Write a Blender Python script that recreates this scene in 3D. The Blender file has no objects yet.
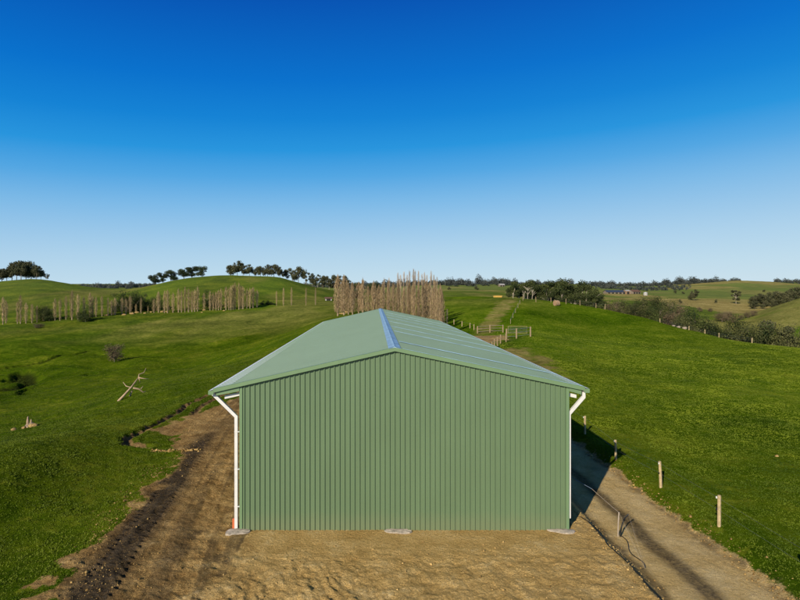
import bpy, math, random
import numpy as np
from mathutils import Vector, Matrix

random.seed(7); RNG = np.random.default_rng(11)
scene = bpy.context.scene
col = scene.collection
F, CX, CY, ZC = 550.0, 374.0, 291.0, 9.56       # focal (px of an 800 px wide picture), vanishing point, camera height

# ------------------------------------------------------------------ noise
def _hash(ix, iy, seed):
    h = (ix.astype(np.int64) * 374761393 + iy.astype(np.int64) * 668265263 + seed * 982451653) & 0xffffffff
    h = ((h ^ (h >> 13)) * 1274126177) & 0xffffffff
    return ((h ^ (h >> 16)) & 0xffff) / 65535.0
def vnoise(x, y, seed=0):
    ix = np.floor(x); iy = np.floor(y); fx = x - ix; fy = y - iy
    fx = fx*fx*(3-2*fx); fy = fy*fy*(3-2*fy)
    a = _hash(ix, iy, seed); b = _hash(ix+1, iy, seed); c = _hash(ix, iy+1, seed); d = _hash(ix+1, iy+1, seed)
    return (a*(1-fx)+b*fx)*(1-fy) + (c*(1-fx)+d*fx)*fy
def fbm(x, y, octv=4, seed=0):
    r = np.zeros_like(x, dtype=float); a = .5; t = 0
    for o in range(octv):
        r += a*(vnoise(x, y, seed+o*17)*2-1); t += a; a *= .5; x = x*2.03+7.1; y = y*2.03-3.7
    return r/t
def sstep(a, b, x):
    t = np.clip((x-a)/(b-a), 0, 1); return t*t*(3-2*t)

# ------------------------------------------------------------------ terrain: heights surveyed at points, joined by a thin plate surface
def P(px, py, Y): return ((px-CX)/F*Y, Y, ZC-(py-CY)/F*Y)
def Zp(px, Y, z): return ((px-CX)/F*Y, Y, z)
PTS = [(-6,12,0),(3,12,0),(10,12,0),(15,12,0),(-6,22,0),(8,22,0),(14,22,-.05),(-6,70,0),(12,62,.1),(3,45,0),(3,75,.1),(14,40,0),(3,-10,0),(-20,-5,-.8),(24,-5,0),
 (-12,17,-.15),(-14,28,-.3),(-17,45,-.5),(-17,62,-.3),P(0,530,23),P(0,480,26),P(0,437,49),P(130,395,64),P(-120,470,38),P(-200,400,70),
 P(30,422,62),P(20,385,100),P(0,350,135),P(0,327,195),P(100,372,108),P(100,340,160),P(100,316,212),P(200,362,108),P(200,338,155),P(200,311,215),
 P(300,326,148),P(300,306,222),P(340,316,142),P(322,326,108),P(250,350,108),P(-150,380,110),P(-150,330,190),
 P(0,306,262),P(0,281.5,360),P(35,279.5,370),P(70,284,362),P(95,291,330),P(120,292,330),P(100,302,265),P(160,301,268),P(160,284.5,322),P(200,278,330),
 P(235,276,335),P(280,277,335),P(302,285,328),P(335,292.5,315),P(250,290,290),P(230,300,252),P(345,302,260),P(-150,283,360),P(-150,305,260),
 Zp(35,470,5),Zp(230,430,6),Zp(300,430,4),Zp(120,500,3),Zp(-150,480,5),P(120,288.5,950),P(250,289,950),P(0,289,950),P(-200,289,950),
 P(530,337,92),P(505,342,86),P(478,334,108),P(540,371,62),P(515,300,160),P(500,297,175),P(450,297,190),P(450,317,132),P(400,310,150),P(400,303,200),P(560,301,165),
 P(600,307.5,150),P(640,316.5,140),P(700,333,122),P(760,345,107),P(800,349,100),P(880,360,92),P(960,380,80),
 P(800,450,33),P(800,400,48),P(700,381,57),P(700,346,96),P(600,341,100),P(600,321,130),P(650,421,40),P(560,321,125),P(900,450,33),P(520,316,125),P(620,380,58),
 Zp(880,150,-15),Zp(800,150,-15),Zp(760,160,-14),Zp(700,175,-9),Zp(640,190,-4),Zp(600,205,-1),Zp(560,220,2),Zp(470,250,3),Zp(400,260,5),
 P(700,324,225),P(690,306,340),P(740,301,420),P(735,314,310),P(800,298,262),P(772,311,250),P(748,324,238),P(800,331,200),P(900,290,250),P(900,330,190),P(775,305,385),P(880,300,400),P(800,310,330),
 P(760,281.5,900),P(720,283.5,850),P(690,288,790),P(800,283.5,900),P(900,284,900),P(725,298,515),P(660,294,600),P(620,298,450),P(612,293.5,550),P(640,303,330),P(560,292,600),
 P(480,290.5,500),P(455,293.5,340),P(480,288,640),P(520,285.5,820),P(450,287,820),P(600,287.5,900),P(650,287,950),P(380,288,800)]
for px in (-500,-200,100,400,700,950,1250):
    PTS += [P(px,286.5,1600),P(px,285.5,2600),P(px,284.5,5000),P(px,284,8200)]
for px in (-600,1300):
    PTS += [P(px,300,150),P(px,290,400),P(px,286,900)]
PTS = np.array(PTS, float)
def uv(x, y):
    d = np.maximum(y+25, 2.0); return x/d, np.log(d)*.55
pu, pv = uv(PTS[:,0], PTS[:,1]); n = len(PTS)
def kern(r2): return .5*r2*np.log(r2+1e-12)
A = kern((pu[:,None]-pu)**2+(pv[:,None]-pv)**2) + np.eye(n)*2e-5
B = np.c_[np.ones(n), pu, pv]
sol = np.linalg.solve(np.block([[A, B],[B.T, np.zeros((3,3))]]), np.r_[PTS[:,2]/(PTS[:,1]+25), 0,0,0])
def base_h(x, y):
    u, v = uv(x, y); out = np.empty(len(u)); S = 60000
    for i in range(0, len(u), S):
        uu, vv = u[i:i+S], v[i:i+S]
        k = kern((uu[:,None]-pu)**2+(vv[:,None]-pv)**2)
        out[i:i+S] = k@sol[:n] + sol[n] + sol[n+1]*uu + sol[n+2]*vv
    return out*np.maximum(y+25, 2.0)

def seg_dist(x, y, line):
    d = np.full_like(x, 1e9)
    for (ax, ay), (bx, by) in zip(line[:-1], line[1:]):
        t = np.clip(((x-ax)*(bx-ax)+(y-ay)*(by-ay))/((bx-ax)**2+(by-ay)**2), 0, 1)
        d = np.minimum(d, np.hypot(x-ax-t*(bx-ax), y-ay-t*(by-ay)))
    return d
RUT = [(-14.2,34.6),(-15.6,34.9),(-16.4,36.5),(-16.5,39),(-16.3,42.5),(-16.3,46),(-16.6,49),(-15.8,52.5)]
RUT2 = [(-14.6,44.5),(-15,47.5),(-14.7,50),(-14.2,53)]
BANK = [(8.5,23.6),(8.75,20),(9.0,17),(9.3,12),(9.5,5)]
def left_edge(y): return np.interp(y, [-20,12,17,20.7,26,35,46,60,76,82], [-10,-9.8,-10.1,-10.7,-11.3,-12.3,-13.3,-13.2,-11.5,-8])

FIELDS = []    # (x, y, rx, ry, amount) dry fields far off
def masks(x, y):
    n1 = fbm(x*.55, y*.55, 5, 3); n2 = fbm(x*.16, y*.16, 4, 9); n3 = fbm(x*2.1, y*2.1, 4, 21)
    near = (y < 260)
    xl = left_edge(y)+n1*1.5+n3*.35+n2*1.2
    pad = sstep(-.25,.45,x-xl)*(1-sstep(8.7,9.3,x+n3*.15))*(1-sstep(76,82,y+n1*3))
    xr = np.interp(y, [0,17,30,60,80,95], [13.4,13.55,13.4,13.4,15.5,18.5])+n1*.35+n3*.22
    xl2 = np.interp(y, [0,60,80,95], [8.9,9,10,13.5])
    road = sstep(-.2,.4,xr-x)*sstep(-.2,.3,x-xl2)*(1-sstep(98,104,y+n1*3))
    yard = sstep(0,1,1-(((x-18.5)/5.5)**2+((y-95)/12)**2)+n1*.4)
    # worn patch between the yard and the paddock, and the grassy track up the hill
    worn = sstep(0,.8,1-(((x-18.5-(y-70)*.06)/4.2)**2+((y-68)/14)**2)+n1*.9+n3*.25)
    tx = np.interp(y, [100,110,160,200], [19.5,22,39.5,53]); tw = np.interp(y, [100,110,160,178], [2,2.6,3.4,2.2])
    track = sstep(0,.6,1-np.abs(x-tx)/tw+n1*.45)*sstep(103,112,y)*(1-sstep(158,176,y+n1*9))
    dirt = np.maximum(pad, 0)
    # smears of soil past the pad edge, and inside the rut
    d1 = seg_dist(x, y, RUT)+n3*.28; d2 = seg_dist(x, y, RUT2)+n3*.3
    rutm = np.maximum(1-sstep(.12,.5,d1), (1-sstep(.1,.5,d2)))*near
    smear = sstep(.05,.45,n1+n3*.45-.16*np.clip((xl-x)/1.2,0,6))*(x<xl+1)*(y<60)*(y>5)*(x>-18)
    patch = sstep(0,.7,1-(((x+13.3)/2.6)**2+((y-42)/7)**2)+n1*1.1)
    dirt = np.maximum(dirt, np.maximum(rutm*.95, np.maximum(smear*.75, patch*.8)))
    # mud: dark band just inside the left edge, wheel marks
    e = x-left_edge(y)
    band = np.exp(-((e-1.25+n2*.5)/.95)**2)*(1-sstep(30,46,y))*sstep(-.6,.1,n1+.35)
    streak = sstep(-.02,.36,fbm(e*4.2,y*.10,4,31)+n3*.2)*(x<-5.3)*(1-sstep(60,75,y))*(e>0)
    blot = sstep(.05,.38,n1+n3*.4)*(x<-5.0)*(x>-9.2)*(y<22)
    mud = np.clip(np.maximum(band*1.35, np.maximum(streak*.5, blot*.7)), 0, 1)*pad
    bd = seg_dist(x, y, BANK)
    mud = np.maximum(mud, np.exp(-((x-xl2-.55-n3*.2)/.22)**2)*(y<24)*.75)
    # road: two pale wheel strips, dark centre and dark verge
    wheel = np.exp(-((x-10.25-n1*.2)/.42)**2)+np.exp(-((x-12.1-n1*.2)/.62)**2)
    rdark = np.clip(np.exp(-((x-11.0-n1*.25)/.36)**2)*1.3+np.exp(-((x-9.35)/.3)**2)*.8+np.clip(n1*.9+n3*.3-.28,0,.6), 0, 1)*road
    verge = np.exp(-((x-xr+.25)/.3)**2)*sstep(-.3,.2,n3)*.8
    mud = np.clip(np.maximum(mud, np.maximum(rdark*.8, verge*road*.9)), 0, 1)
    mud = np.maximum(mud, rutm*.55)
    mud = np.maximum(mud, yard*(.45+.4*n1))
    dry = np.clip(np.maximum(track*(.62+.5*n1), worn*.85), 0, 1)
    far = sstep(110,200,y)
    dry = np.maximum(dry, .35*sstep(.1,.5,fbm(x*.03,y*.012,4,41))*far)
    for (fx, fy, rx, ry, am) in FIELDS:
        e = 1-(((x-fx)/rx)**2+((y-fy)/ry)**2)+fbm(x*.02,y*.02,3,51)*.6
        dry = np.maximum(dry, am*sstep(0,.45,e))
    lush_lit = np.clip(.5+.5*fbm(x*.035,y*.02,4,61)*1.6, 0, 1)
    return pad, road, np.maximum(dirt, yard*.95), mud, np.clip(dry,0,1), lush_lit, n1, n3
def hit_simple(px, py, Y): a = P(px,py,Y); return a[0], a[1]
for (px, py, Y, rx, ry, am) in [(705,305,380,48,90,.95),(790,316,225,42,28,.55),(800,300,262,40,45,.5),(745,283,880,130,110,.7),(690,288,780,60,60,.6),(632,294,520,40,40,.75),(600,299,420,30,60,.55),(470,291,480,38,60,.5),(700,300,430,30,40,.6),(735,303,420,50,50,.75),(545,300,330,40,30,.4)]:
    FIELDS.append((*hit_simple(px,py,Y), rx, ry, am))

GULLY = [P(-40,398,96)[:2],P(0,394,98)[:2],P(24,384,101)[:2],P(33,374,106)[:2],P(20,366,112)[:2]]
DIP = [(-40,27),(-25,34.5),(-22,45),(-18.5,54)]
GULLY2 = [P(18,396,92)[:2],P(30,388,99)[:2]]
TERR = [P(-60,385,112)[:2],P(0,372,116)[:2],P(40,361,121)[:2],P(88,346,138)[:2]]
TERR2 = [P(-40,384,106)[:2],P(0,380,104)[:2],P(24,372,108)[:2]]
HOLLOWS = [(*P(90,371,107)[:2],1.3),(*P(103,352,133)[:2],1.5),(*P(30,341,158)[:2],1.5),(*P(8,397,92)[:2],1.7),(*P(4,409,86)[:2],1.9),(*P(27,398,91)[:2],1.4),(*P(12,371,108)[:2],1.6)]
def ground(x, y, detail=True, mk=None):
    x = np.atleast_1d(np.asarray(x, float)); y = np.atleast_1d(np.asarray(y, float))
    z = base_h(x, y)
    pf = sstep(-13,-8,x)*(1-sstep(13,17,x))*(1-sstep(72,86,y))*sstep(-30,5,y)
    z = z*(1-pf)
    far = np.maximum(y, 1)
    und = fbm(x*.045, y*.045, 4, 71)*np.clip((far-30)/150,0,1)*.9 + fbm(x*.012,y*.012,3,75)*np.clip((far-350)/600,0,1)*5
    z = z+und
    # hill side cattle terraces, gullies and hollows on the left slope
    lt = sstep(-14,-22,x)*sstep(30,50,y)*(1-sstep(230,300,y))
    sel = lt > .001
    g = np.zeros_like(z)
    if sel.any():
        xs, ys = x[sel], y[sel]; nn = fbm(xs*.35, ys*.35, 3, 81)
        nn2 = fbm(xs*.12, ys*.12, 3, 83); q = -.35*np.exp(-((seg_dist(xs,ys,DIP)+nn2*2.5)/3.2)**2) - .45*np.exp(-((seg_dist(xs,ys,TERR)+nn*.5)/.55)**2) - .4*np.exp(-((seg_dist(xs,ys,TERR2)+nn*.6)/.6)**2)
        q += -1.1*(1-sstep(.2,2.4,seg_dist(xs,ys,GULLY)+nn*1.1)) - .9*(1-sstep(.3,1.2,seg_dist(xs,ys,GULLY2)+nn*.9))
        for hx, hy, hr in HOLLOWS: q += -1.1*(1-sstep(.35*hr,hr,np.hypot((xs-hx)*.7,ys-hy)+nn*.5))
        g[sel] = (q + .30*fbm(xs*.22, ys*.5, 4, 85) + 1.5*fbm(xs*.055+3, ys*.05, 3, 87)*sstep(70,95,ys)*(1-sstep(150,190,ys)))*lt[sel]
    z = z+g
    # road cut below the pad, bank
    xl2 = np.interp(y, [0,60,80], [8.7,8.9,10]); nearr = 1-sstep(40,62,y)
    cut = sstep(0,.75,x-xl2+.12*fbm(x*2,y*.9,3,91))*(1-sstep(13.1,14.1,x))*nearr
    z = z-.42*cut
    if detail:
        pad, road, dirt, mud, dry, lush_lit, n1, n3 = mk if mk is not None else masks(x, y)
        nr = (y < 90)
        d = np.zeros_like(z); xs, ys = x[nr], y[nr]
        rough = fbm(xs*1.3, ys*1.3, 5, 101)
        hard = 1-np.exp(-np.maximum(xs-.0,0)*0)     # zero: kept flat along the wall foot
        foot = sstep(19.3,21.2,ys)*(xs>-5.6)*(xs<8)
        dd = dirt[nr]*(1-road[nr])*(.07*rough*(1-.8*foot)+.06*fbm(xs*3.6,ys*3.6,4,103)*(1-.75*foot)+.05*np.clip(fbm(xs*5.5,ys*6.5,3,104),0,1)*(1-.8*foot)*sstep(20.4,19.2,ys))
        # tyre tread churned into the yard and long wheel ruts beside the wall
        tr = sstep(19.6,18.8,ys)*sstep(-7.2,-6.2,xs)*(1-sstep(-.8,2.0,xs))*sstep(-.25,.15,fbm(xs*.5,ys*.9,3,105))
        wob = .8*fbm(xs*.9,ys*.9,2,107)
        brk = sstep(-.15,.35,fbm(xs*2.3,ys*2.3,3,108)); dd += tr*(.038*brk*np.clip(np.sin(xs*14+ys*9+wob*9)*1.4,-.5,1)+.05*fbm(xs*7,ys*7,3,110))
        rt = dirt[nr]*(xs<-5.4)*(1-sstep(55,70,ys))
        es = xs-left_edge(ys); dd += rt*(.045*fbm(es*4.2, ys*.10, 4, 31)+.03*fbm(xs*3,ys*3,3,32))
        for ec in (.7, 1.75):          # tyre tracks with lug marks following the edge of the yard
            bw = np.exp(-((es-ec)/.30)**4)*(1-sstep(32,46,ys))*sstep(-.45,.1,fbm(xs*.8,ys*.3,3,111+int(ec*10)))
            dd += bw*(-.04+.035*np.sign(np.sin(ys*15+np.abs(es-ec)*12)))*rt
        dd += road[nr]*(.05*fbm(xs*1.1, ys*.35, 4, 113)+.02*fbm(xs*4,ys*3,2,114))
        d1 = seg_dist(xs, ys, RUT)+.25*fbm(xs*1.6,ys*1.6,3,115)
        dd += -.26*(1-sstep(.05,.42,d1))+.07*np.exp(-((d1-.6)/.18)**2)
        d2 = seg_dist(xs, ys, RUT2)+.25*fbm(xs*1.6,ys*1.6,3,116)
        dd += -.2*(1-sstep(.05,.4,d2))
        dd += (1-dirt[nr])*(1-road[nr])*(.07*fbm(xs*.8,ys*.8,4,117)+.03*fbm(xs*3,ys*3,2,118))
        lip = np.exp(-((xs-left_edge(ys)+.2)/.5)**2)*(ys<40)
        dd += lip*.10*fbm(xs*1.5,ys*1.5,3,119)
        d[nr] = dd; z = z+d
    return z
def gz(x, y): return float(ground(x, y)[0])
_hitY = np.exp(np.linspace(math.log(12), math.log(2500), 3000))
def hit(px, py):
    X = (px-CX)/F*_hitY; zr = ZC-(py-CY)/F*_hitY
    h = ground(X, _hitY, False); k = np.argmax(h >= zr)
    if not (h >= zr).any(): k = len(_hitY)-1
    return float(X[k]), float(_hitY[k])

# ------------------------------------------------------------------ materials
def new_mat(name):
    m = bpy.data.materials.new(name); m.use_nodes = True; nt = m.node_tree
    return m, nt, nt.nodes['Principled BSDF']
def nd(nt, typ, **kw):
    x = nt.nodes.new(typ)
    for k, v in kw.items(): setattr(x, k, v)
    return x
def noise(nt, vec, scale, detail=4, rough=.55):
    x = nd(nt, 'ShaderNodeTexNoise'); x.inputs['Scale'].default_value = scale; x.inputs['Detail'].default_value = detail; x.inputs['Roughness'].default_value = rough
    if vec is not None: nt.links.new(vec, x.inputs['Vector'])
    return x.outputs['Fac']
def ramp(nt, fac, stops):
    r = nd(nt, 'ShaderNodeValToRGB'); e = r.color_ramp.elements
    while len(e) < len(stops): e.new(.5)
    for el, (p, c) in zip(e, stops): el.position = p; el.color = (*c, 1)
    nt.links.new(fac, r.inputs['Fac']); return r.outputs['Color']
def mix(nt, fac, a, b, blend='MIX'):
    m = nd(nt, 'ShaderNodeMix', data_type='RGBA', blend_type=blend)
    for sock, v in ((m.inputs[0], fac), (m.inputs[6], a), (m.inputs[7], b)):
        if hasattr(v, 'links') or hasattr(v, 'is_linked'): nt.links.new(v, sock)
        elif isinstance(v, (int, float)): sock.default_value = v
        else: sock.default_value = (*v, 1)
    return m.outputs[2]
def mth(nt, op, a, b=0.0, clamp=False):
    m = nd(nt, 'ShaderNodeMath', operation=op, use_clamp=clamp)
    for s, v in zip(m.inputs, (a, b)):
        if hasattr(v, 'is_linked'): nt.links.new(v, s)
        else: s.default_value = v
    return m.outputs[0]
def bump(nt, h, strength, dist, bs, prev=None):
    b = nd(nt, 'ShaderNodeBump'); nt.links.new(h, b.inputs['Height'])
    if hasattr(strength, 'is_linked'): nt.links.new(strength, b.inputs['Strength'])
    else: b.inputs['Strength'].default_value = strength
    b.inputs['Distance'].default_value = dist
    nt.links.new(b.outputs[0], bs.inputs['Normal']); return b

def mth_vec(nt, pos, n):
    v = nd(nt, 'ShaderNodeVectorMath', operation='ADD'); nt.links.new(pos, v.inputs[0])
    c = nd(nt, 'ShaderNodeCombineXYZ'); nt.links.new(mth(nt, 'MULTIPLY', n, .12), c.inputs[0]); nt.links.new(mth(nt, 'MULTIPLY', n, -.1), c.inputs[1]); nt.links.new(c.outputs[0], v.inputs[1]); return v.outputs[0]
def ground_material():
    m, nt, bs = new_mat('ground'); L = nt.links.new
    geo = nd(nt, 'ShaderNodeNewGeometry'); pos = geo.outputs['Position']
    a1 = nd(nt, 'ShaderNodeAttribute', attribute_name='m1'); s1 = nd(nt, 'ShaderNodeSeparateColor'); L(a1.outputs['Color'], s1.inputs[0])
    a2 = nd(nt, 'ShaderNodeAttribute', attribute_name='m2'); s2 = nd(nt, 'ShaderNodeSeparateColor'); L(a2.outputs['Color'], s2.inputs[0])
    dirt, mud, road = s1.outputs; dry, lush_lit, dark = s2.outputs
    nA = noise(nt, pos, .09, 5, .6); nB = noise(nt, pos, .9, 5, .65); nC = noise(nt, pos, 7, 5, .7); nD = noise(nt, pos, 28, 4, .7)
    gf = mth(nt, 'ADD', mth(nt, 'MULTIPLY', nA, .5), mth(nt, 'ADD', mth(nt, 'MULTIPLY', nB, .35), mth(nt, 'MULTIPLY', nC, .15)))
    g1 = ramp(nt, gf, [(.36,(.026,.052,.003)),(.45,(.062,.102,.004)),(.54,(.112,.148,.007)),(.66,(.22,.21,.021))])
    g2 = ramp(nt, gf, [(.36,(.032,.074,.003)),(.45,(.072,.142,.004)),(.54,(.122,.198,.007)),(.66,(.27,.31,.024))])
    grass = mix(nt, lush_lit, g1, g2)
    drc = ramp(nt, gf, [(.35,(.19,.145,.042)),(.5,(.40,.30,.10)),(.65,(.58,.44,.18))])
    sp = noise(nt, pos, 1.1, 3, .5); spm = nd(nt, 'ShaderNodeMapRange', interpolation_type='SMOOTHSTEP'); spm.inputs[1].default_value = .60; spm.inputs[2].default_value = .70; spm.inputs[4].default_value = .55
    L(mth(nt, 'ADD', sp, mth(nt, 'MULTIPLY', mth(nt, 'SUBTRACT', nA, .5), .35)), spm.inputs[0])
    grass = mix(nt, spm.outputs[0], grass, (.26,.29,.022))
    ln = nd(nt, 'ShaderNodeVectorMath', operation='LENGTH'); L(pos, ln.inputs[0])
    haze = nd(nt, 'ShaderNodeMapRange'); haze.inputs[1].default_value = 150; haze.inputs[2].default_value = 650; haze.inputs[4].default_value = .62; L(ln.outputs['Value'], haze.inputs[0])  # distance haze painted as a paler grass colour
    grass = mix(nt, haze.outputs[0], grass, (.205,.240,.080))
    dryf = mth(nt, 'MULTIPLY', dry, mth(nt, 'ADD', mth(nt, 'MULTIPLY', nB, 1.2), .25), True)
    grass = mix(nt, dryf, grass, drc)
    df = mth(nt, 'ADD', mth(nt, 'MULTIPLY', nB, .5), mth(nt, 'ADD', mth(nt, 'MULTIPLY', nC, .32), mth(nt, 'MULTIPLY', nD, .18)))
    dc = ramp(nt, df, [(.30,(.38,.235,.08)),(.42,(.60,.385,.13)),(.54,(.74,.50,.19)),(.66,(.86,.66,.33))])
    # left side soil is browner than the sandy yard
    dcb = ramp(nt, df, [(.3,(.17,.098,.032)),(.43,(.36,.215,.075)),(.55,(.56,.36,.135)),(.68,(.78,.57,.27))])
    sx = nd(nt, 'ShaderNodeSeparateXYZ'); L(pos, sx.inputs[0])
    lf = nd(nt, 'ShaderNodeMapRange'); lf.inputs[1].default_value = -4.0; lf.inputs[2].default_value = -6.6
    L(mth(nt, 'ADD', sx.outputs[0], mth(nt, 'MULTIPLY', mth(nt, 'SUBTRACT', nB, .5), 5)), lf.inputs[0])
    dc = mix(nt, lf.outputs[0], dc, dcb)
    rc = ramp(nt, df, [(.3,(.48,.32,.125)),(.46,(.74,.52,.21)),(.62,(.88,.67,.33))])
    mc = ramp(nt, df, [(.35,(.035,.028,.020)),(.52,(.075,.058,.040)),(.68,(.19,.14,.085))])
    edge = mth(nt, 'MULTIPLY', mth(nt, 'SUBTRACT', nC, .5), .9)
    dirtf = nd(nt, 'ShaderNodeMapRange', interpolation_type='SMOOTHSTEP'); dirtf.inputs[1].default_value = .3; dirtf.inputs[2].default_value = .62
    L(mth(nt, 'ADD', dirt, edge), dirtf.inputs[0])
    roadf = nd(nt, 'ShaderNodeMapRange', interpolation_type='SMOOTHSTEP'); roadf.inputs[1].default_value = .3; roadf.inputs[2].default_value = .7
    L(mth(nt, 'ADD', road, edge), roadf.inputs[0])
    nE = noise(nt, pos, 19, 6, .75); hf = nd(nt, 'ShaderNodeMapRange'); hf.inputs[1].default_value = .32; hf.inputs[2].default_value = .68; hf.inputs[3].default_value = .60; hf.inputs[4].default_value = 1.3; L(nE, hf.inputs[0])
    hv = nd(nt, 'ShaderNodeCombineColor'); [L(hf.outputs[0], q) for q in hv.inputs[:3]]
    dc = mix(nt, 1.0, dc, hv.outputs[0], 'MULTIPLY'); rc = mix(nt, .6, rc, hv.outputs[0], 'MULTIPLY'); mc = mix(nt, .8, mc, hv.outputs[0], 'MULTIPLY')
    c = mix(nt, dirtf.outputs[0], grass, dc)
    c = mix(nt, roadf.outputs[0], c, rc)
    mudf = mth(nt, 'MULTIPLY', mud, mth(nt, 'ADD', mth(nt, 'MULTIPLY', nC, 1.6), .15), True)
    c = mix(nt, mudf, c, mc)
    c = mix(nt, dark, c, (.012,.013,.006))  # gully and hollow shade mixed into the colour, with cattle track lines
    L(c, bs.inputs['Base Color'])
    rr = nd(nt, 'ShaderNodeMapRange'); rr.inputs[3].default_value = 1; rr.inputs[4].default_value = .8; L(mudf, rr.inputs[0]); L(rr.outputs[0], bs.inputs['Roughness'])
    bs.inputs['Specular IOR Level'].default_value = .0
    b1 = bump(nt, nB, .7, .5, bs)
    vo = nd(nt, 'ShaderNodeTexVoronoi'); vo.inputs['Scale'].default_value = 9; vo.inputs['Randomness'].default_value = 1; L(mth_vec(nt, pos, nC), vo.inputs['Vector'])
    b2 = bump(nt, mth(nt, 'ADD', mth(nt, 'MULTIPLY', nC, .8), mth(nt, 'ADD', mth(nt, 'MULTIPLY', nD, .5), mth(nt, 'MULTIPLY', mth(nt, 'MULTIPLY', vo.outputs['Distance'], dirt), -.3))), .9, .16, bs); L(b1.outputs[0], b2.inputs['Normal'])
    return m
M_GROUND = ground_material()

def simple(name, c, rough=.6, metal=0, var=.12, scale=3, bmp=0, spec=.4, bscale=None):
    m, nt, bs = new_mat(name); tc = nd(nt, 'ShaderNodeTexCoord').outputs['Object']
    f = noise(nt, tc, scale, 5, .6)
    lo = tuple(v*(1-var) for v in c); hi = tuple(min(1, v*(1+var)) for v in c)
    nt.links.new(ramp(nt, f, [(.3,lo),(.7,hi)]), bs.inputs['Base Color'])
    bs.inputs['Roughness'].default_value = rough; bs.inputs['Metallic'].default_value = metal; bs.inputs['Specular IOR Level'].default_value = spec
    if bmp: bump(nt, noise(nt, tc, bscale or scale*3, 5), bmp, .02, bs)
    return m
def steel(name, c, dust, rough=.42):
    """painted steel cladding: slight fade per sheet, dust towards the foot, faint streaks"""
    m, nt, bs = new_mat(name); tc = nd(nt, 'ShaderNodeTexCoord').outputs['Object']
    mp = nd(nt, 'ShaderNodeMapping'); mp.inputs['Scale'].default_value = (2.2,2.2,.18); nt.links.new(tc, mp.inputs[0])
    st = noise(nt, mp.outputs[0], 1.2, 4); bl = noise(nt, tc, .35, 3)
    base = ramp(nt, mth(nt, 'ADD', mth(nt, 'MULTIPLY', st, .5), mth(nt, 'MULTIPLY', bl, .5)), [(.3,tuple(v*.93 for v in c)),(.7,tuple(v*1.06 for v in c))])
    if dust:
        sx = nd(nt, 'ShaderNodeSeparateXYZ'); nt.links.new(tc, sx.inputs[0])
        mr = nd(nt, 'ShaderNodeMapRange'); mr.inputs[1].default_value = .55; mr.inputs[2].default_value = 0; mr.inputs[4].default_value = .16
        nt.links.new(mth(nt, 'SUBTRACT', sx.outputs[2], mth(nt, 'MULTIPLY', st, .45)), mr.inputs[0])
        base = mix(nt, mr.outputs[0], base, (.30,.24,.13))
    nt.links.new(base, bs.inputs['Base Color']); bs.inputs['Roughness'].default_value = rough; bs.inputs['Specular IOR Level'].default_value = .35
    bump(nt, noise(nt, tc, 1.6, 2), .06, .05, bs)
    return m
M_WALL = steel('painted_green_wall', (.130,.196,.103), True)
M_ROOF = steel('painted_green_roof', (.168,.243,.172), False, .30)
M_TRIM = steel('painted_green_trim', (.16,.25,.125), False)
M_RIDGE = simple('blue_film_ridge', (.31,.46,.57), .4, .1, .45, 2.2, spec=.5)
M_LAP_GLINT = simple('lap_sky_glint', (.42,.62,.70), .25, 0, .3, 1.3, spec=.5)  # pale blue stands for sky reflected in the sheet laps
M_WHITE = simple('white_paint', (.68,.66,.62), .5, 0, .09, 3)
M_EAVE_GLINT = simple('white_eave_glint', (.86,.87,.87), .3, 0, .04, 2)  # near white stands for the sunlit glint of the sheet ends
M_GUTTER = simple('white_gutter', (.72,.74,.74), .35, 0, .06, 2)
M_CONC = simple('raw_concrete', (.40,.34,.26), .95, 0, .4, 7, .9)
M_ORANGE = simple('orange_plastic', (.62,.15,.05), .5, 0, .1, 4)
M_POST = simple('weathered_post', (.48,.36,.19), .85, 0, .3, 5, .5)
M_RAIL = simple('timber_rail', (.33,.24,.13), .85, 0, .3, 5, .4)
M_WIRE = simple('galvanised_wire', (.35,.35,.34), .4, .6, .05)
M_ROPE = simple('electric_tape', (.40,.33,.25), .6, 0, .15)
M_HOSE = simple('blue_grey_tape', (.18,.24,.34), .5, 0, .1)
M_BLACK = simple('black_plastic', (.012,.012,.012), .5, 0, .1)
M_BARK = simple('grey_bark', (.20,.16,.115), .9, 0, .35, 1.2, .3)
M_PALEBARK = simple('pale_bark', (.50,.42,.31), .85, 0, .25, 1, .3)
M_DARKBARK = simple('dark_bark', (.06,.045,.032), .9, 0, .3, 1.2)
M_DEAD = simple('bleached_timber', (.46,.32,.20), .85, 0, .35, 1.5, .4)
M_HAY = simple('straw_bale', (.34,.21,.115), .95, 0, .35, 3, .8)
M_YELLOW = simple('yellow_tank', (.60,.36,.07), .6, 0, .1)
M_ROCK = simple('tan_stone', (.34,.225,.08), .95, 0, .4, 1.5, .8)
M_PALEROCK = simple('pale_stone', (.30,.24,.18), .95, 0, .25, 1.5, .8)
M_BARNROOF = simple('dark_blue_roof', (.045,.06,.085), .5, 0, .2)
M_BARNWALL = simple('pale_barn_wall', (.40,.38,.35), .8, 0, .15)
M_BARNWALL2 = simple('brown_barn_wall', (.24,.19,.14), .8, 0, .2)
M_REDROOF = simple('brown_roof', (.16,.085,.05), .7, 0, .2)
M_INS = simple('dark_opening', (.02,.018,.016), .8, 0, .1)

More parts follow.
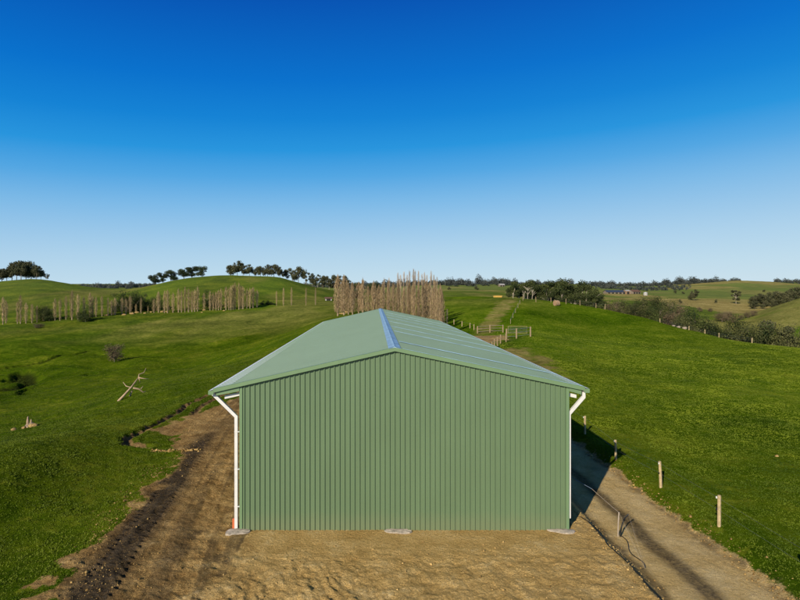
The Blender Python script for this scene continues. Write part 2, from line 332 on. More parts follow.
def leafmat(name, dark, light, rough=.75):
    m, nt, bs = new_mat(name)
    at = nd(nt, 'ShaderNodeAttribute', attribute_name='tint')
    oi = nd(nt, 'ShaderNodeObjectInfo')
    sc = nd(nt, 'ShaderNodeSeparateColor'); nt.links.new(at.outputs['Color'], sc.inputs[0])
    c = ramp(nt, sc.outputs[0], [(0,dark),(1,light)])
    v = nd(nt, 'ShaderNodeMapRange'); v.inputs[3].default_value = .8; v.inputs[4].default_value = 1.2; nt.links.new(oi.outputs['Random'], v.inputs[0])
    h = nd(nt, 'ShaderNodeHueSaturation'); nt.links.new(v.outputs[0], h.inputs['Value']); nt.links.new(c, h.inputs['Color'])
    nt.links.new(h.outputs[0], bs.inputs['Base Color'])
    bs.inputs['Roughness'].default_value = rough; bs.inputs['Specular IOR Level'].default_value = .2
    return m
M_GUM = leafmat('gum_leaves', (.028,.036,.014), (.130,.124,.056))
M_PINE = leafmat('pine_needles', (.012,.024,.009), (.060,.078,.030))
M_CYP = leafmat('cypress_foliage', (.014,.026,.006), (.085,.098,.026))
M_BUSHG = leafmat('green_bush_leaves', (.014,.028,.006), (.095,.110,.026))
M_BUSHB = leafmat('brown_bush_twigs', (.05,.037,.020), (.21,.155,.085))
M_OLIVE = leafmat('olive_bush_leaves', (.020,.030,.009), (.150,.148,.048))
M_FARWOOD = leafmat('hazy_far_wood', (.040,.055,.055), (.12,.125,.095))  # bluish grey of distance haze put into the leaf colour
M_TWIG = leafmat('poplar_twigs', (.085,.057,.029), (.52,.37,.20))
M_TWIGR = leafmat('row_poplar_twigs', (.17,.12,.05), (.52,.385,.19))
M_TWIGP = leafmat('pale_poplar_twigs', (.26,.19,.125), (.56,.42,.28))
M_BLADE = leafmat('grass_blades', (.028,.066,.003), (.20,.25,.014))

# ------------------------------------------------------------------ mesh helpers
class MB:
    def __init__(s): s.v = []; s.f = []
    def add(s, vs, fs):
        o = len(s.v); s.v += [tuple(map(float, p)) for p in vs]; s.f += [tuple(i+o for i in f) for f in fs]
    def box(s, x0, x1, y0, y1, z0, z1):
        s.add([(x0,y0,z0),(x1,y0,z0),(x1,y1,z0),(x0,y1,z0),(x0,y0,z1),(x1,y0,z1),(x1,y1,z1),(x0,y1,z1)],
              [(0,3,2,1),(4,5,6,7),(0,1,5,4),(1,2,6,5),(2,3,7,6),(3,0,4,7)])
    def prism(s, prof, y0, y1):       # profile in x,z swept along y
        k = len(prof)
        s.add([(x,y0,z) for x,z in prof]+[(x,y1,z) for x,z in prof], [tuple(range(k)), tuple(range(2*k-1,k-1,-1))]+[(i,i+k,(i+1)%k+k,(i+1)%k) for i in range(k)])
    def tube(s, pts, rad, sides=6, cap=True, jitter=0):
        pts = [Vector(p) for p in pts]; rings = []; up = Vector((.31,.17,.93)).normalized()
        if not hasattr(rad, '__len__'): rad = [rad]*len(pts)
        vs = []; fs = []
        for i, p in enumerate(pts):
            d = (pts[min(i+1,len(pts)-1)]-pts[max(i-1,0)]).normalized()
            a = d.cross(up); a = a if a.length > .05 else d.cross(Vector((1,0,0))); a.normalize(); b = d.cross(a)
            for k in range(sides):
                t = 2*math.pi*k/sides; r = rad[i]*(1+jitter*random.uniform(-1,1))
                vs.append(p+a*math.cos(t)*r+b*math.sin(t)*r)
        for i in range(len(pts)-1):
            for k in range(sides):
                fs.append((i*sides+k, i*sides+(k+1)%sides, (i+1)*sides+(k+1)%sides, (i+1)*sides+k))
        if cap: fs += [tuple(range(sides))[::-1], tuple(range((len(pts)-1)*sides, len(pts)*sides))]
        s.add(vs, fs)
    def sq_tube(s, pts, w):           # square pipe along points in an x,z plane
        pts = [Vector(p) for p in pts]; vs = []; fs = []; h = w/2
        for i, p in enumerate(pts):
            d1 = (pts[i]-pts[i-1]).normalized() if i else None; d2 = (pts[i+1]-pts[i]).normalized() if i < len(pts)-1 else None
            d = ((d1 or d2)+(d2 or d1)).normalized(); nx = Vector((d.z,0,-d.x)); k = 1/max(.5, (d1 or d).dot(d))
            vs += [p+nx*h*k+Vector((0,-h,0)), p+nx*h*k+Vector((0,h,0)), p-nx*h*k+Vector((0,h,0)), p-nx*h*k+Vector((0,-h,0))]
        for i in range(len(pts)-1):
            for k in range(4): fs.append((i*4+k,i*4+(k+1)%4,i*4+4+(k+1)%4,i*4+4+k))
        fs += [(0,1,2,3),(len(vs)-1,len(vs)-2,len(vs)-3,len(vs)-4)]
        s.add(vs, fs)
    def lump(s, c, r, seed=0, squash=1, sub=1):
        import bmesh
        bm = bmesh.new(); bmesh.ops.create_icosphere(bm, subdivisions=sub, radius=1); rr = random.Random(seed)
        o = (rr.random()*50, rr.random()*50, rr.random()*50)
        from mathutils import noise as mn
        vs = []
        for v in bm.verts:
            q = v.co*(1+.45*mn.noise(v.co*1.3+Vector(o))); vs.append((c[0]+q.x*r, c[1]+q.y*r, c[2]+q.z*r*squash))
        s.add(vs, [tuple(v.index for v in f.verts) for f in bm.faces]); bm.free()
    def build(s, name, mat, parent=None, smooth=False, mesh_only=False):
        me = bpy.data.meshes.new(name); me.from_pydata(s.v, [], s.f); me.update()
        if mat: me.materials.append(mat)
        if smooth: me.polygons.foreach_set('use_smooth', [True]*len(me.polygons))
        if mesh_only: return me
        return link(name, me, parent)
def link(name, data, parent=None, loc=None):
    o = bpy.data.objects.new(name, data); col.objects.link(o)
    if parent: o.parent = parent
    if loc is not None: o.location = loc
    return o
def tag(o, label=None, cat=None, group=None, kind=None):
    if label: o['label'] = label
    if cat: o['category'] = cat
    if group: o['group'] = group
    if kind: o['kind'] = kind
    return o
def thing(name, label, cat, loc=(0,0,0), rz=0, group=None):
    o = link(name, None, None, loc); o.rotation_euler = (0,0,rz); return tag(o, label, cat, group)
def np_mesh(name, verts, faces, mat, tint=None):
    """faces: (n,k) int array"""
    me = bpy.data.meshes.new(name); nf, k = faces.shape
    me.vertices.add(len(verts)); me.vertices.foreach_set('co', np.ascontiguousarray(verts, np.float32).ravel())
    me.loops.add(nf*k); me.loops.foreach_set('vertex_index', np.ascontiguousarray(faces, np.int32).ravel())
    me.polygons.add(nf); me.polygons.foreach_set('loop_start', np.arange(0, nf*k, k, dtype=np.int32))
    me.update(calc_edges=True)
    if mat: me.materials.append(mat)
    if tint is not None:
        a = me.attributes.new('tint', 'FLOAT_COLOR', 'POINT'); c = np.ones((len(verts),4), np.float32); c[:,:3] = np.asarray(tint)[:,None]
        a.data.foreach_set('color', c.ravel())
    return me
_ORD = 'first second third fourth fifth sixth seventh eighth ninth tenth eleventh twelfth thirteenth fourteenth fifteenth sixteenth seventeenth eighteenth nineteenth'.split()
_TENS = {20:('twenty','twentieth'),30:('thirty','thirtieth'),40:('forty','fortieth'),50:('fifty','fiftieth'),60:('sixty','sixtieth')}
def ordinal(i):
    if i < 20: return _ORD[i-1]
    t = i//10*10; return _TENS[t][1] if i == t else _TENS[t][0]+'-'+_ORD[i-t-1]

# ------------------------------------------------------------------ the ground sheet
D0 = 25.0
s = np.r_[np.linspace(-1.6,-.76,60)[:-1], np.linspace(-.76,.84,1080), np.linspace(.84,1.7,60)[1:]]
yy = [-18.0]
while yy[-1] < 8200:
    y = yy[-1]; yy.append(y + (2.0 if y < 12 else .062 if y < 23 else .105 if y < 34 else .22 if y < 60 else max(.3, .0062*(y+25))))
yy = np.array(yy); S_, Y_ = np.meshgrid(s, yy); X_ = (S_*(Y_+D0)).ravel(); Yf = Y_.ravel()
mk = masks(X_, Yf); Zf = ground(X_, Yf, True, mk)
nx, ny = len(s), len(yy)
V = np.c_[X_, Yf, Zf]
G = V.reshape(ny, nx, 3)
du = np.gradient(G, axis=1); dv = np.gradient(G, axis=0)
N = np.cross(du, dv).reshape(-1,3); N /= np.linalg.norm(N, axis=1)[:,None]
I = np.arange(nx*ny).reshape(ny, nx)
Q = np.stack([I[:-1,:-1], I[:-1,1:], I[1:,1:], I[1:,:-1]], -1).reshape(-1,4)
pad, road, dirt, mud, dry, lush_lit, n1, n3 = mk
shade_track_m = np.zeros(len(V))  # painted shade of gullies and hollows, plus dark cattle tracks
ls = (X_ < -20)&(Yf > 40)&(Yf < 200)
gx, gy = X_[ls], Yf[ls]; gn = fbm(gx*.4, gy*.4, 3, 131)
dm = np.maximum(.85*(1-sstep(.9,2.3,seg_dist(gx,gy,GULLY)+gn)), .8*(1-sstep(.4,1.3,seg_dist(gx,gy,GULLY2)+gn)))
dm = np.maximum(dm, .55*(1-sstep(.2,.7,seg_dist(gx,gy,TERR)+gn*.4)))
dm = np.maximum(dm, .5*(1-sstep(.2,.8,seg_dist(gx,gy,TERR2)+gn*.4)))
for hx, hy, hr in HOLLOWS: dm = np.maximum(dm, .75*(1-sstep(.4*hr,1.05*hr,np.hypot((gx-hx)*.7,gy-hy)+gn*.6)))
shade_track_m[ls] = np.clip(dm, 0, 1)
roadq = sstep(.35,.7,road)
lush_lit = np.clip(lush_lit*.85-.1 + sstep(-12,14,X_)*sstep(0,20,300-Yf)*(.15+.55*sstep(35,85,Yf)+.5*np.exp(-((X_-33)/16)**2-((Yf-47)/14)**2)), 0, 1)  # sunlit brightness of the right slope painted in as lusher green
for (qx, qy, rx, ry, am) in [(*hit_simple(716,296,500),60,60,1),(*hit_simple(735,290,690),90,60,.8),(*hit_simple(655,296,480),60,50,.9),(*hit_simple(720,304,350),12,26,.7)]:
    lush_lit = np.maximum(lush_lit, am*sstep(0,.5,1-((X_-qx)/rx)**2-((Yf-qy)/ry)**2+n1*.3))
M1 = np.c_[dirt, np.clip(mud,0,1), road, np.ones(len(V))].astype(np.float32)
M2 = np.c_[dry, lush_lit, shade_track_m, np.ones(len(V))].astype(np.float32)
fc = lambda a: a[Q].mean(1)
r_f = (fc(road) > .5)&(fc(Yf) < 100); d_f = (~r_f)&(fc(pad) > .5)&(fc(X_) < 9.2); g_f = ~(r_f|d_f)
def sheet(name, sel):
    q = Q[sel]; ids, inv = np.unique(q, return_inverse=True)
    me = np_mesh(name, V[ids], inv.reshape(q.shape), M_GROUND)
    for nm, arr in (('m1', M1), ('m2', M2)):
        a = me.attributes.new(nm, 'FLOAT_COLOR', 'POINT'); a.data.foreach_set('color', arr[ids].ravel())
    me.polygons.foreach_set('use_smooth', np.ones(len(q), bool))
    me.normals_split_custom_set_from_vertices(N[ids].astype(np.float32))
    return tag(link(name, me), kind='structure')
sheet('ground', g_f); sheet('dirt_yard_ground', d_f); sheet('gravel_road', r_f)

# ------------------------------------------------------------------ short pasture grass close to the shed (stuff)
def grass_field():
    out_v = []; out_t = []
    regions = [(-85,-8.5,12,150,210000),(13.0,100,12,150,260000)]
    for x0,x1,y0,y1,cnt in regions:
        dn = np.exp(RNG.uniform(math.log(y0+4), math.log(y1+4), cnt*2))-4
        x = RNG.uniform(x0,x1,cnt*2)
        u = x/dn
        k = (u > -.76)&(u < .86); x, y = x[k], dn[k]
        mkk = masks(x, y)
        cover = np.maximum(mkk[2], np.maximum(mkk[1], 0))
        d = mkk[4]; k = (cover+mkk[7]*.5 < .30+.30*RNG.random(len(x))**2)&(RNG.random(len(x)) < 1-.97*sstep(55,150,y))&(d < .5); x, y = x[k], y[k]
        z = ground(x, y)
        hN = fbm(x*.8, y*.8, 3, 141)
        hgt = np.clip(.022+.025*RNG.random(len(x))+.06*np.clip(hN,0,1), .018, .11)*np.where(x > 0, .85, .85)
        clump = fbm(x*.45, y*.3, 3, 143)*.7+.5*np.clip(fbm(x*1.2, y*.7, 2, 144)*fbm(x*.09,y*.07,2,145)*6,0,1)
        tt = np.clip(.34+.75*clump*(.6+.5*(x>0))+RNG.normal(0,.07,len(x))+(x>0)*(.02+.22*sstep(28,75,y)+.16*np.exp(-((x-33)/16)**2-((y-47)/14)**2))+.18*(x<0)*np.exp(-y/60), 0, 1)  # painted brightness of the right slope repeated in the blade tint
        for b in range(3):
            a = RNG.uniform(0, 2*math.pi, len(x)); w = RNG.uniform(.007,.016,len(x))*(1+y/26); lean = RNG.normal(0,.6,(2,len(x)))*hgt
            ox = x+RNG.normal(0,.05,len(x)); oy = y+RNG.normal(0,.05,len(x)); dx, dy = np.cos(a)*w, np.sin(a)*w
            p0 = np.c_[ox-dx, oy-dy, z-.01]; p1 = np.c_[ox+dx, oy+dy, z-.01]; p2 = np.c_[ox+lean[0], oy+lean[1], z+hgt]
            out_v.append(np.stack([p0,p1,p2],1).reshape(-1,3)); out_t.append(np.repeat(tt,3))
    v = np.concatenate(out_v); t = np.concatenate(out_t)
    me = np_mesh('pasture_grass', v, np.arange(len(v)).reshape(-1,3), M_BLADE, t)
    tag(link('pasture_grass', me), 'short green pasture grass on both sides of the shed', 'grass', kind='stuff')
grass_field()

# clods of soil lying on the yard and along its torn edge (stuff)
def clods():
    base = np.array([(-1,0,0),(1,0,0),(0,-1,0),(0,1,0),(0,0,-1),(0,0,1)], float)
    tri = np.array([(0,2,5),(2,1,5),(1,3,5),(3,0,5),(2,0,4),(1,2,4),(3,1,4),(0,3,4)])
    xs = []; ys = []; rs = []
    def put(x, y, r): xs.append(x); ys.append(y); rs.append(r)
    n0 = 7000
    y = np.exp(RNG.uniform(math.log(15.5), math.log(40), n0)); x = RNG.uniform(-14, 9, n0)
    k = (RNG.random(n0) < .5+1.5*fbm(x*.6,y*.6,3,151))&(x > left_edge(y)-.6); k &= ~((y > 21.2)&(x > -5.6)); put(x[k], y[k], RNG.gamma(1.4,.009,k.sum())+.006)
    y = RNG.uniform(15,36,1300); x = left_edge(y)+.35+RNG.normal(0,.45,1300)+1.2*fbm(y*.5,y*0,2,5); put(x, y, RNG.gamma(1.5,.008,1300)+.007)
    y = RNG.uniform(15,34,700); x = 13.35+RNG.normal(0,.22,700); put(x, y, RNG.gamma(1.6,.012,700)+.008)
    y = RNG.uniform(15,24,400); x = 9.0+RNG.normal(0,.35,400); put(x, y, RNG.gamma(1.6,.010,400)+.008)
    t = RNG.random(120); x = -13.7+t*3.3+RNG.normal(0,.1,120); y = 33.9-t*.5+RNG.normal(0,.12,120); put(x, y, RNG.gamma(2.,.02,120)+.02)
    x = np.concatenate(xs); y = np.concatenate(ys); r = np.minimum(np.concatenate(rs), .13)
    z = ground(x, y)
    vv = base[None]*RNG.uniform(.45,1.6,(len(x),6,1))*r[:,None,None]
    a = RNG.uniform(0,6.28,len(x)); c, s_ = np.cos(a)[:,None], np.sin(a)[:,None]
    px = vv[...,0]*c-vv[...,1]*s_; py = vv[...,0]*s_+vv[...,1]*c
    v = np.stack([px+x[:,None], py+y[:,None], vv[...,2]*.7+z[:,None]+r[:,None]*.2], -1).reshape(-1,3)
    f = (tri[None]+np.arange(len(x))[:,None,None]*6).reshape(-1,3)
    me = np_mesh('soil_clods', v, f, M_CLOD, np.repeat(np.clip(RNG.normal(.5,.22,len(x))-.25*(x<-5.5)-.25*(x>9.5),0,1),6))
    tag(link('soil_clods', me), 'loose clods of tan soil scattered over the bare yard', 'soil', kind='stuff')
M_CLOD = leafmat('soil_clod', (.22,.13,.04), (.80,.54,.20), .95)
clods()

# ------------------------------------------------------------------ the shed
XL, XR, Y0, Y1 = -5.34, 7.76, 22.0, 70.5
EL, ER, RX = (-6.40, 5.62), (8.38, 5.70), .83; RZ = 7.27
YF = 21.84
def roof_z(x): return EL[1]+(x-EL[0])/(RX-EL[0])*(RZ-EL[1]) if x < RX else ER[1]+(ER[0]-x)/(ER[0]-RX)*(RZ-ER[1])
shed = thing('farm_shed', 'large new pale green corrugated steel gable shed standing on bare soil', 'shed', (1.2, Y0, 0))
O = Vector((1.2, Y0, 0))
def part(mb, name, mat, parent=None, smooth=False):
    for i, p in enumerate(mb.v): mb.v[i] = (p[0]-O.x, p[1]-O.y, p[2]-O.z)
    return mb.build(name, mat, parent or shed, smooth)
def rib_profile(a0, a1, pitch, wb, wt, h, first=.1):
    pts = [(a0, 0)]; a = a0+first
    while a+wb < a1:
        for rel, hh in ((0,0),((wb-wt)/2,h),((wb+wt)/2,h),(wb,0)): pts.append((a+rel, hh))
        # shallow stiffening swages in the pan
        for q in (.36,.64):
            c = a+wb+(pitch-wb)*q
            if c+.012 < a1: pts += [(c-.011,0),(c,.0035),(c+.011,0)]
        a += pitch
    pts.append((a1, 0)); return pts
def clad_wall(fixed, a0, a1, axis, out, top):
    mb = MB(); pr = rib_profile(a0, a1, .2, .092, .032, .050, .06)
    vs = []; 
    for a, h in pr:
        p = (a, fixed+out*h) if axis == 'x' else (fixed+out*h, a)
        vs.append((*p, -.0)); 
    k = len(vs); tv = [(x, y, top(x if axis == 'x' else y)) for x, y, _ in vs]
    fs = [(i, i+1, k+i+1, k+i) if (axis == 'x') == (out < 0) else (i+1, i, k+i, k+i+1) for i in range(k-1)]
    mb.add(vs+tv, fs); return mb
gt = lambda x: roof_z(x)-.05
part(clad_wall(Y0, XL+.05, XR-.05, 'x', -1, gt), 'end_wall', M_WALL)
part(clad_wall(Y1, XL, XR, 'x', 1, gt), 'end_wall', M_WALL)
part(clad_wall(XL, Y0+.05, Y1, 'y', -1, lambda y: roof_z(XL)-.06), 'side_wall', M_WALL)
part(clad_wall(XR, Y0+.05, Y1, 'y', 1, lambda y: roof_z(XR)-.06), 'side_wall', M_WALL)
for xa, xb in ((XL-.036, XL+.075), (XR-.075, XR+.036)):       # corner flashings
    mb = MB(); mb.box(xa, xb, Y0-.036, Y0+.09, .0, min(roof_z(xa), roof_z(xb))-.05); part(mb, 'corner_flashing', M_TRIM)
def roof_side(e, ridge_x):
    mb = MB(); pr = rib_profile(YF+.02, Y1+.25, .36, .085, .04, .036, .15)
    L = math.hypot(ridge_x-e[0], RZ-e[1]); nxv = -(RZ-e[1])/L*(1 if ridge_x > e[0] else -1); nzv = abs(ridge_x-e[0])/L
    lo = [(e[0]+nxv*h, y, e[1]+nzv*h) for y, h in pr]; hi = [(ridge_x+nxv*h, y, RZ+nzv*h) for y, h in pr]
    k = len(lo); up = ridge_x > e[0]
    mb.add(lo+hi, [((i, k+i, k+i+1, i+1) if up else (i, i+1, k+i+1, k+i)) for i in range(k-1)])
    # underside skin
    t = .004
    mb.add([(e[0]-nxv*t,YF+.02,e[1]-nzv*t),(e[0]-nxv*t,Y1+.25,e[1]-nzv*t),(ridge_x-nxv*t,Y1+.25,RZ-nzv*t),(ridge_x-nxv*t,YF+.02,RZ-nzv*t)], [(0,1,2,3)])
    return mb
part(roof_side(EL, RX), 'roof_sheet', M_ROOF); part(roof_side(ER, RX), 'roof_sheet', M_ROOF)
# ridge capping
mb = MB(); w = .25
mb.prism([(RX-w, roof_z(RX-w)+.04),(RX-.07, roof_z(RX-.07)+.055),(RX, RZ+.085),(RX+.07, roof_z(RX+.07)+.055),(RX+w, roof_z(RX+w)+.04),(RX+w, roof_z(RX+w)+.036),(RX,RZ+.05),(RX-w, roof_z(RX-w)+.036)], YF-.03, Y1+.27)
part(mb, 'ridge_cap', M_RIDGE)
# barge flashings along the front and back gable edges
for (e, lab) in ((EL, 0), (ER, 1)):
    for yb, sg in ((YF, 1), (Y1+.27, -1)):
        mb = MB(); z1 = lambda x: roof_z(x)
        xa, xb = sorted((e[0], RX)); 
        prof = [(xa, z1(xa)-.10),(xb, z1(xb)-.10),(xb, z1(xb)+.048),(xa, z1(xa)+.048)]
        mb.prism(prof, yb-.012, yb+.012)
        prof = [(xa, z1(xa)+.050),(xb, z1(xb)+.050),(xb, z1(xb)+.056),(xa, z1(xa)+.056)]
        mb.prism(prof, min(yb-.012*sg, yb+.14*sg), max(yb-.012*sg, yb+.14*sg))
        part(mb, 'barge_flashing', M_TRIM)
# green box outriggers under the overhangs, pale ones behind them
for xa, xb in ((EL[0]+.10, XL-.04), (XR+.04, ER[0]-.10)):
    mb = MB(); mb.prism([(xa, roof_z(xa)-.26),(xb, roof_z(xb)-.29),(xb, roof_z(xb)-.06),(xa, roof_z(xa)-.06)], YF+.10, YF+.26); part(mb, 'eave_outrigger', M_TRIM)
    mb = MB(); d = .3 if xa < 0 else .05
    xa2, xb2 = (xa+.28, xb) if xa < 0 else (xa, xb-.12)
    mb.prism([(xa2, roof_z(xa2)-.50),(xb2, roof_z(xb2)-.50),(xb2, roof_z(xb2)-.36),(xa2, roof_z(xa2)-.36)], YF+.33, YF+.40); part(mb, 'eave_bracket', M_WHITE)
# gutters
for e, sg in ((EL, -1), (ER, 1)):
    mb = MB(); x0 = e[0]-sg*.03; x1 = e[0]+sg*.17; zt = e[1]-.05; t = .006
    pr = [(x0, zt-.02),(x0, zt-.07),(x1, zt-.07),(x1, zt+.012),(x1-sg*t, zt+.012),(x1-sg*t, zt-.064),(x0+sg*t, zt-.064),(x0+sg*t, zt-.02)]
    mb.prism(pr if sg > 0 else pr[::-1], YF+.01, Y1+.22); g = part(mb, 'gutter', M_GUTTER)
    mb = MB(); xa, xb = sorted((x0, x1+sg*.01)); mb.box(xa, xb, YF-.016, YF+.006, zt-.13, zt+.03); part(mb, 'gutter_end_cap', M_TRIM, g)
for e, sg in ((EL, -1), (ER, 1)):  # strip added along each eave as a painted white glint
    mb = MB(); a = e[0]-sg*(.62 if sg < 0 else .36); b = e[0]+sg*.16; pr = [(a, roof_z(a)+.016),(b, roof_z(b)+.016),(b, roof_z(b)+.019),(a, roof_z(a)+.019)]
    mb.prism(pr if sg > 0 else pr[::-1], YF+.03, Y1+.24); part(mb, 'eave_glint_strip', M_EAVE_GLINT)
# downpipes: square white pipe cranked back to the wall
yp = Y0+.10
mb = MB(); mb.sq_tube([(EL[0]-.04,yp,5.55),(EL[0]-.03,yp,5.40),(-5.53,yp,4.52),(-5.53,yp,.42),(-5.53,yp,.02)], .125); dp = part(mb, 'downpipe', M_WHITE)
mb = MB(); mb.box(-5.68,-5.60,yp-.05,yp+.05,0,.42); mb.box(-5.60,-5.46,yp+.066,yp+.12,0,.3); part(mb, 'drain_riser', M_ORANGE, dp)
for zz in (.9, 2.4, 3.9):
    mb = MB(); mb.box(-5.60,-5.385,yp-.067,yp+.067,zz,zz+.035); part(mb, 'pipe_clip', M_WHITE, dp)
mb = MB(); mb.sq_tube([(ER[0]+.04,yp,5.62),(ER[0]+.03,yp,5.30),(7.825,yp,4.63),(7.825,yp,.45)], .125); dp = part(mb, 'downpipe', M_WHITE)
for yb in (46.3, 69.8):       # downpipes further along each side
    mb = MB(); mb.sq_tube([(EL[0]-.04,yb,5.55),(EL[0]-.03,yb,5.40),(-5.46,yb,4.60),(-5.46,yb,.02)], .11); part(mb, 'downpipe', M_WHITE)
    mb = MB(); mb.sq_tube([(ER[0]+.04,yb,5.62),(ER[0]+.03,yb,5.30),(7.88,yb,4.60),(7.88,yb,.02)], .11); part(mb, 'downpipe', M_WHITE)
# lap strips across the right-hand slope, sky reflection painted as pale blue, fine fixings lines on both
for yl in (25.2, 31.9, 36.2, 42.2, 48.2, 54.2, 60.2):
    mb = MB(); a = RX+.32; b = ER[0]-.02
    mb.prism([(a, roof_z(a)+.040),(b, roof_z(b)+.040),(b, roof_z(b)+.052),(a, roof_z(a)+.052)], yl, yl+.19); part(mb, 'lap_glint_strip', M_LAP_GLINT)
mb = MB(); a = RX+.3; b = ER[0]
mb.prism([(a, roof_z(a)+.058),(b, roof_z(b)+.058),(b, roof_z(b)+.062),(a, roof_z(a)+.062)], YF+.05, YF+.12); part(mb, 'lap_glint_strip', M_LAP_GLINT)
# base flashing and rough footings that peek out below the cladding
mb = MB(); mb.box(XL-.02, XR+.02, Y0+.01, Y0+.10, -.2, .03); part(mb, 'base_angle', M_CONC)
def footing(cx, cy, rx, ry, seed):
    mb = MB(); rr = random.Random(seed); k = 18; top = []; bot = []
    for i in range(k):
        t = 2*math.pi*i/k; q = 1+.16*math.sin(2*t+seed)+.12*math.sin(3*t+seed*2)+rr.uniform(-.05,.05); top.append((cx+rx*math.cos(t)*q, cy+ry*math.sin(t)*q, .045+rr.uniform(-.015,.02))); bot.append((cx+rx*1.12*math.cos(t)*q, cy+ry*1.12*math.sin(t)*q, -.3))
    c = len(top); mb.add(top+bot+[(cx,cy,.085)], [(i,(i+1)%k,2*k) for i in range(k)]+[(k+i,k+(i+1)%k,(i+1)%k,i) for i in range(k)])
    part(mb, 'concrete_footing', M_CONC, None, False)
footing(-5.42,21.82,.42,.32,1); footing(.98,21.86,.46,.24,2); footing(7.5,21.86,.5,.22,3)

# ------------------------------------------------------------------ fences, gate, stakes
def post_mesh(mb, x, y, h=1.2, r=.06, lean=(0,0), z=None):
    z = gz(x, y) if z is None else z
    mb.tube([(x,y,z-.25),(x+lean[0]*.5,y+lean[1]*.5,z+h*.5),(x+lean[0],y+lean[1],z+h)], [r*1.05,r,r*.95], 7, True, .06)
def sag(mb, a, b, r, n=7, s=.04, sides=4):
    a = Vector(a); b = Vector(b); mb.tube([a.lerp(b, i/n)-Vector((0,0,s*4*(i/n)*(1-i/n))) for i in range(n+1)], r, sides)
def fence(name, label, xy, h, r, wires, cat='fence', insul=False, mat=M_POST):
    x0, y0 = xy[0]; root = thing(name, label, cat, (x0, y0, gz(x0, y0))); o = root.location.copy(); tops = []
    for i, (x, y) in enumerate(xy):
        ln = (random.gauss(0,.03), random.gauss(0,.03)); hh = h*random.uniform(.93,1.06); mb = MB(); post_mesh(mb, x, y, hh, r, ln)
        mb.v = [(p[0]-o.x,p[1]-o.y,p[2]-o.z) for p in mb.v]; p = mb.build('post', mat, root)
        z = gz(x, y); tops.append((x,y,z,hh))
        if insul:
            for q in (.93,.55):
                mi = MB(); mi.tube([(x-r-.035-o.x,y-o.y,z+hh*q-.04-o.z),(x-r-.035-o.x,y-o.y,z+hh*q+.04-o.z)], .03, 6); mi.build('insulator', M_BLACK if q < .9 else M_WHITE, p)
    for q in wires:
        mb = MB()
        for a, b in zip(tops[:-1], tops[1:]): sag(mb, (a[0]-r-o.x,a[1]-o.y,a[2]+a[3]*q-o.z), (b[0]-r-o.x,b[1]-o.y,b[2]+b[3]*q-o.z), .0025 if y0 < 60 else .008, 6, .02)
        mb.build('wire', M_WIRE, root)
    return root
near = [hit(px, py) for px, py in ((719,527),(661,488),(616,460),(585,434))]
x, y = near[0]; xy = [(x+.1, y-4.6)]+near+[(14.1, near[-1][1]+5.2*k) for k in range(1,6)]
fence('roadside_fence', 'wooden post and wire fence along the grass edge of the gravel road', xy, 1.2, .065, (.93,.55), insul=True)
crest = [hit(px, py) for px, py in ((523,300.5),(536,302),(551,302.5),(566,304),(580,305.5),(596,308),(605,309.5))]
fence('paddock_fence', 'row of pale posts along the crest in front of the cypress trees', crest, 1.4, .085, (.9,.5), mat=M_RAIL)
xs_ = [(660,321.5),(689,328.5),(705,333),(719,337),(752,345.5)]
def crest_at(px):            # first depth where the visible paddock edge stands
    Y = np.linspace(60,190,500); X = (px-CX)/F*Y; h = ground(X, Y, False); py = CY+(ZC-h)/Y*F; k = np.argmin(py); return float(X[k]), float(Y[k])
fence('valley_fence', 'line of short posts along the falling edge of the right paddock', [crest_at(px) for px, _ in xs_], .95, .085, (.85,.45))
trackf = [hit(px, py) for px, py in ((520,304),(518,308),(515.5,313),(513,318),(510.5,324))]
fence('track_fence', 'small posts climbing the hill beside the grassy track', trackf, 1.1, .05, (.9,.5), mat=M_RAIL)
lanef = [hit(px, py) for px, py in ((506,342),(500.5,343.5),(497.5,346),(494.5,349),(492,352))]
fence('lane_fence', 'short dark timber posts leading from the yard gate down beside the shed roof', lanef, 1.35, .09, (.9,.5), mat=M_RAIL)
popf = [hit(px, py) for px, py in ((454,324.5),(462,326.5),(470,328.5),(474,330))]
fence('poplar_fence', 'three or four pale posts in the grass right of the poplar clump', popf, 1.1, .08, (.9,))

def rails(name, label, cat, p_list, h, nr, post_r, rail_mat, post_mat, rr=.05):
    x0, y0 = p_list[0]; root = thing(name, label, cat, (x0,y0,gz(x0,y0))); o = root.location.copy()
    for x, y in p_list:
        mb = MB(); post_mesh(mb, x, y, h+.12, post_r); mb.v = [(p[0]-o.x,p[1]-o.y,p[2]-o.z) for p in mb.v]; mb.build('post', post_mat, root)
    for q in np.linspace(.25, 1, nr):
        mb = MB()
        for a, b in zip(p_list[:-1], p_list[1:]): mb.tube([(a[0]-o.x,a[1]-o.y,gz(*a)+h*q-o.z),(b[0]-o.x,b[1]-o.y,gz(*b)+h*q-o.z)], rr, 5)
        mb.build('rail', rail_mat, root)
ya = [hit(477.5,333.5), hit(490,332.5), hit(503,332.5)]
rails('yard_rails', 'brown timber rails across the foot of the grassy track', 'rails', ya, 1.35, 3, .11, M_BARK, M_RAIL, .05)
yb_ = [hit(503.5,333.5), hit(506.5,339), hit(516.5,338.5), hit(530.5,336.5)]
rails('stock_yard_fence', 'stout timber posts with grey rails right of the yard entrance', 'fence', yb_[1:], 1.5, 3, .12, M_WIRE, M_RAIL, .025)
gx0, gx1 = yb_[0], hit(507,334.5)
g1_ = hit(508,333.5); g2_ = hit(527,334)
root = thing('farm_gate', 'grey tubular steel gate standing behind the stock yard posts', 'gate', (*g1_, gz(*g1_))); o = root.location.copy()
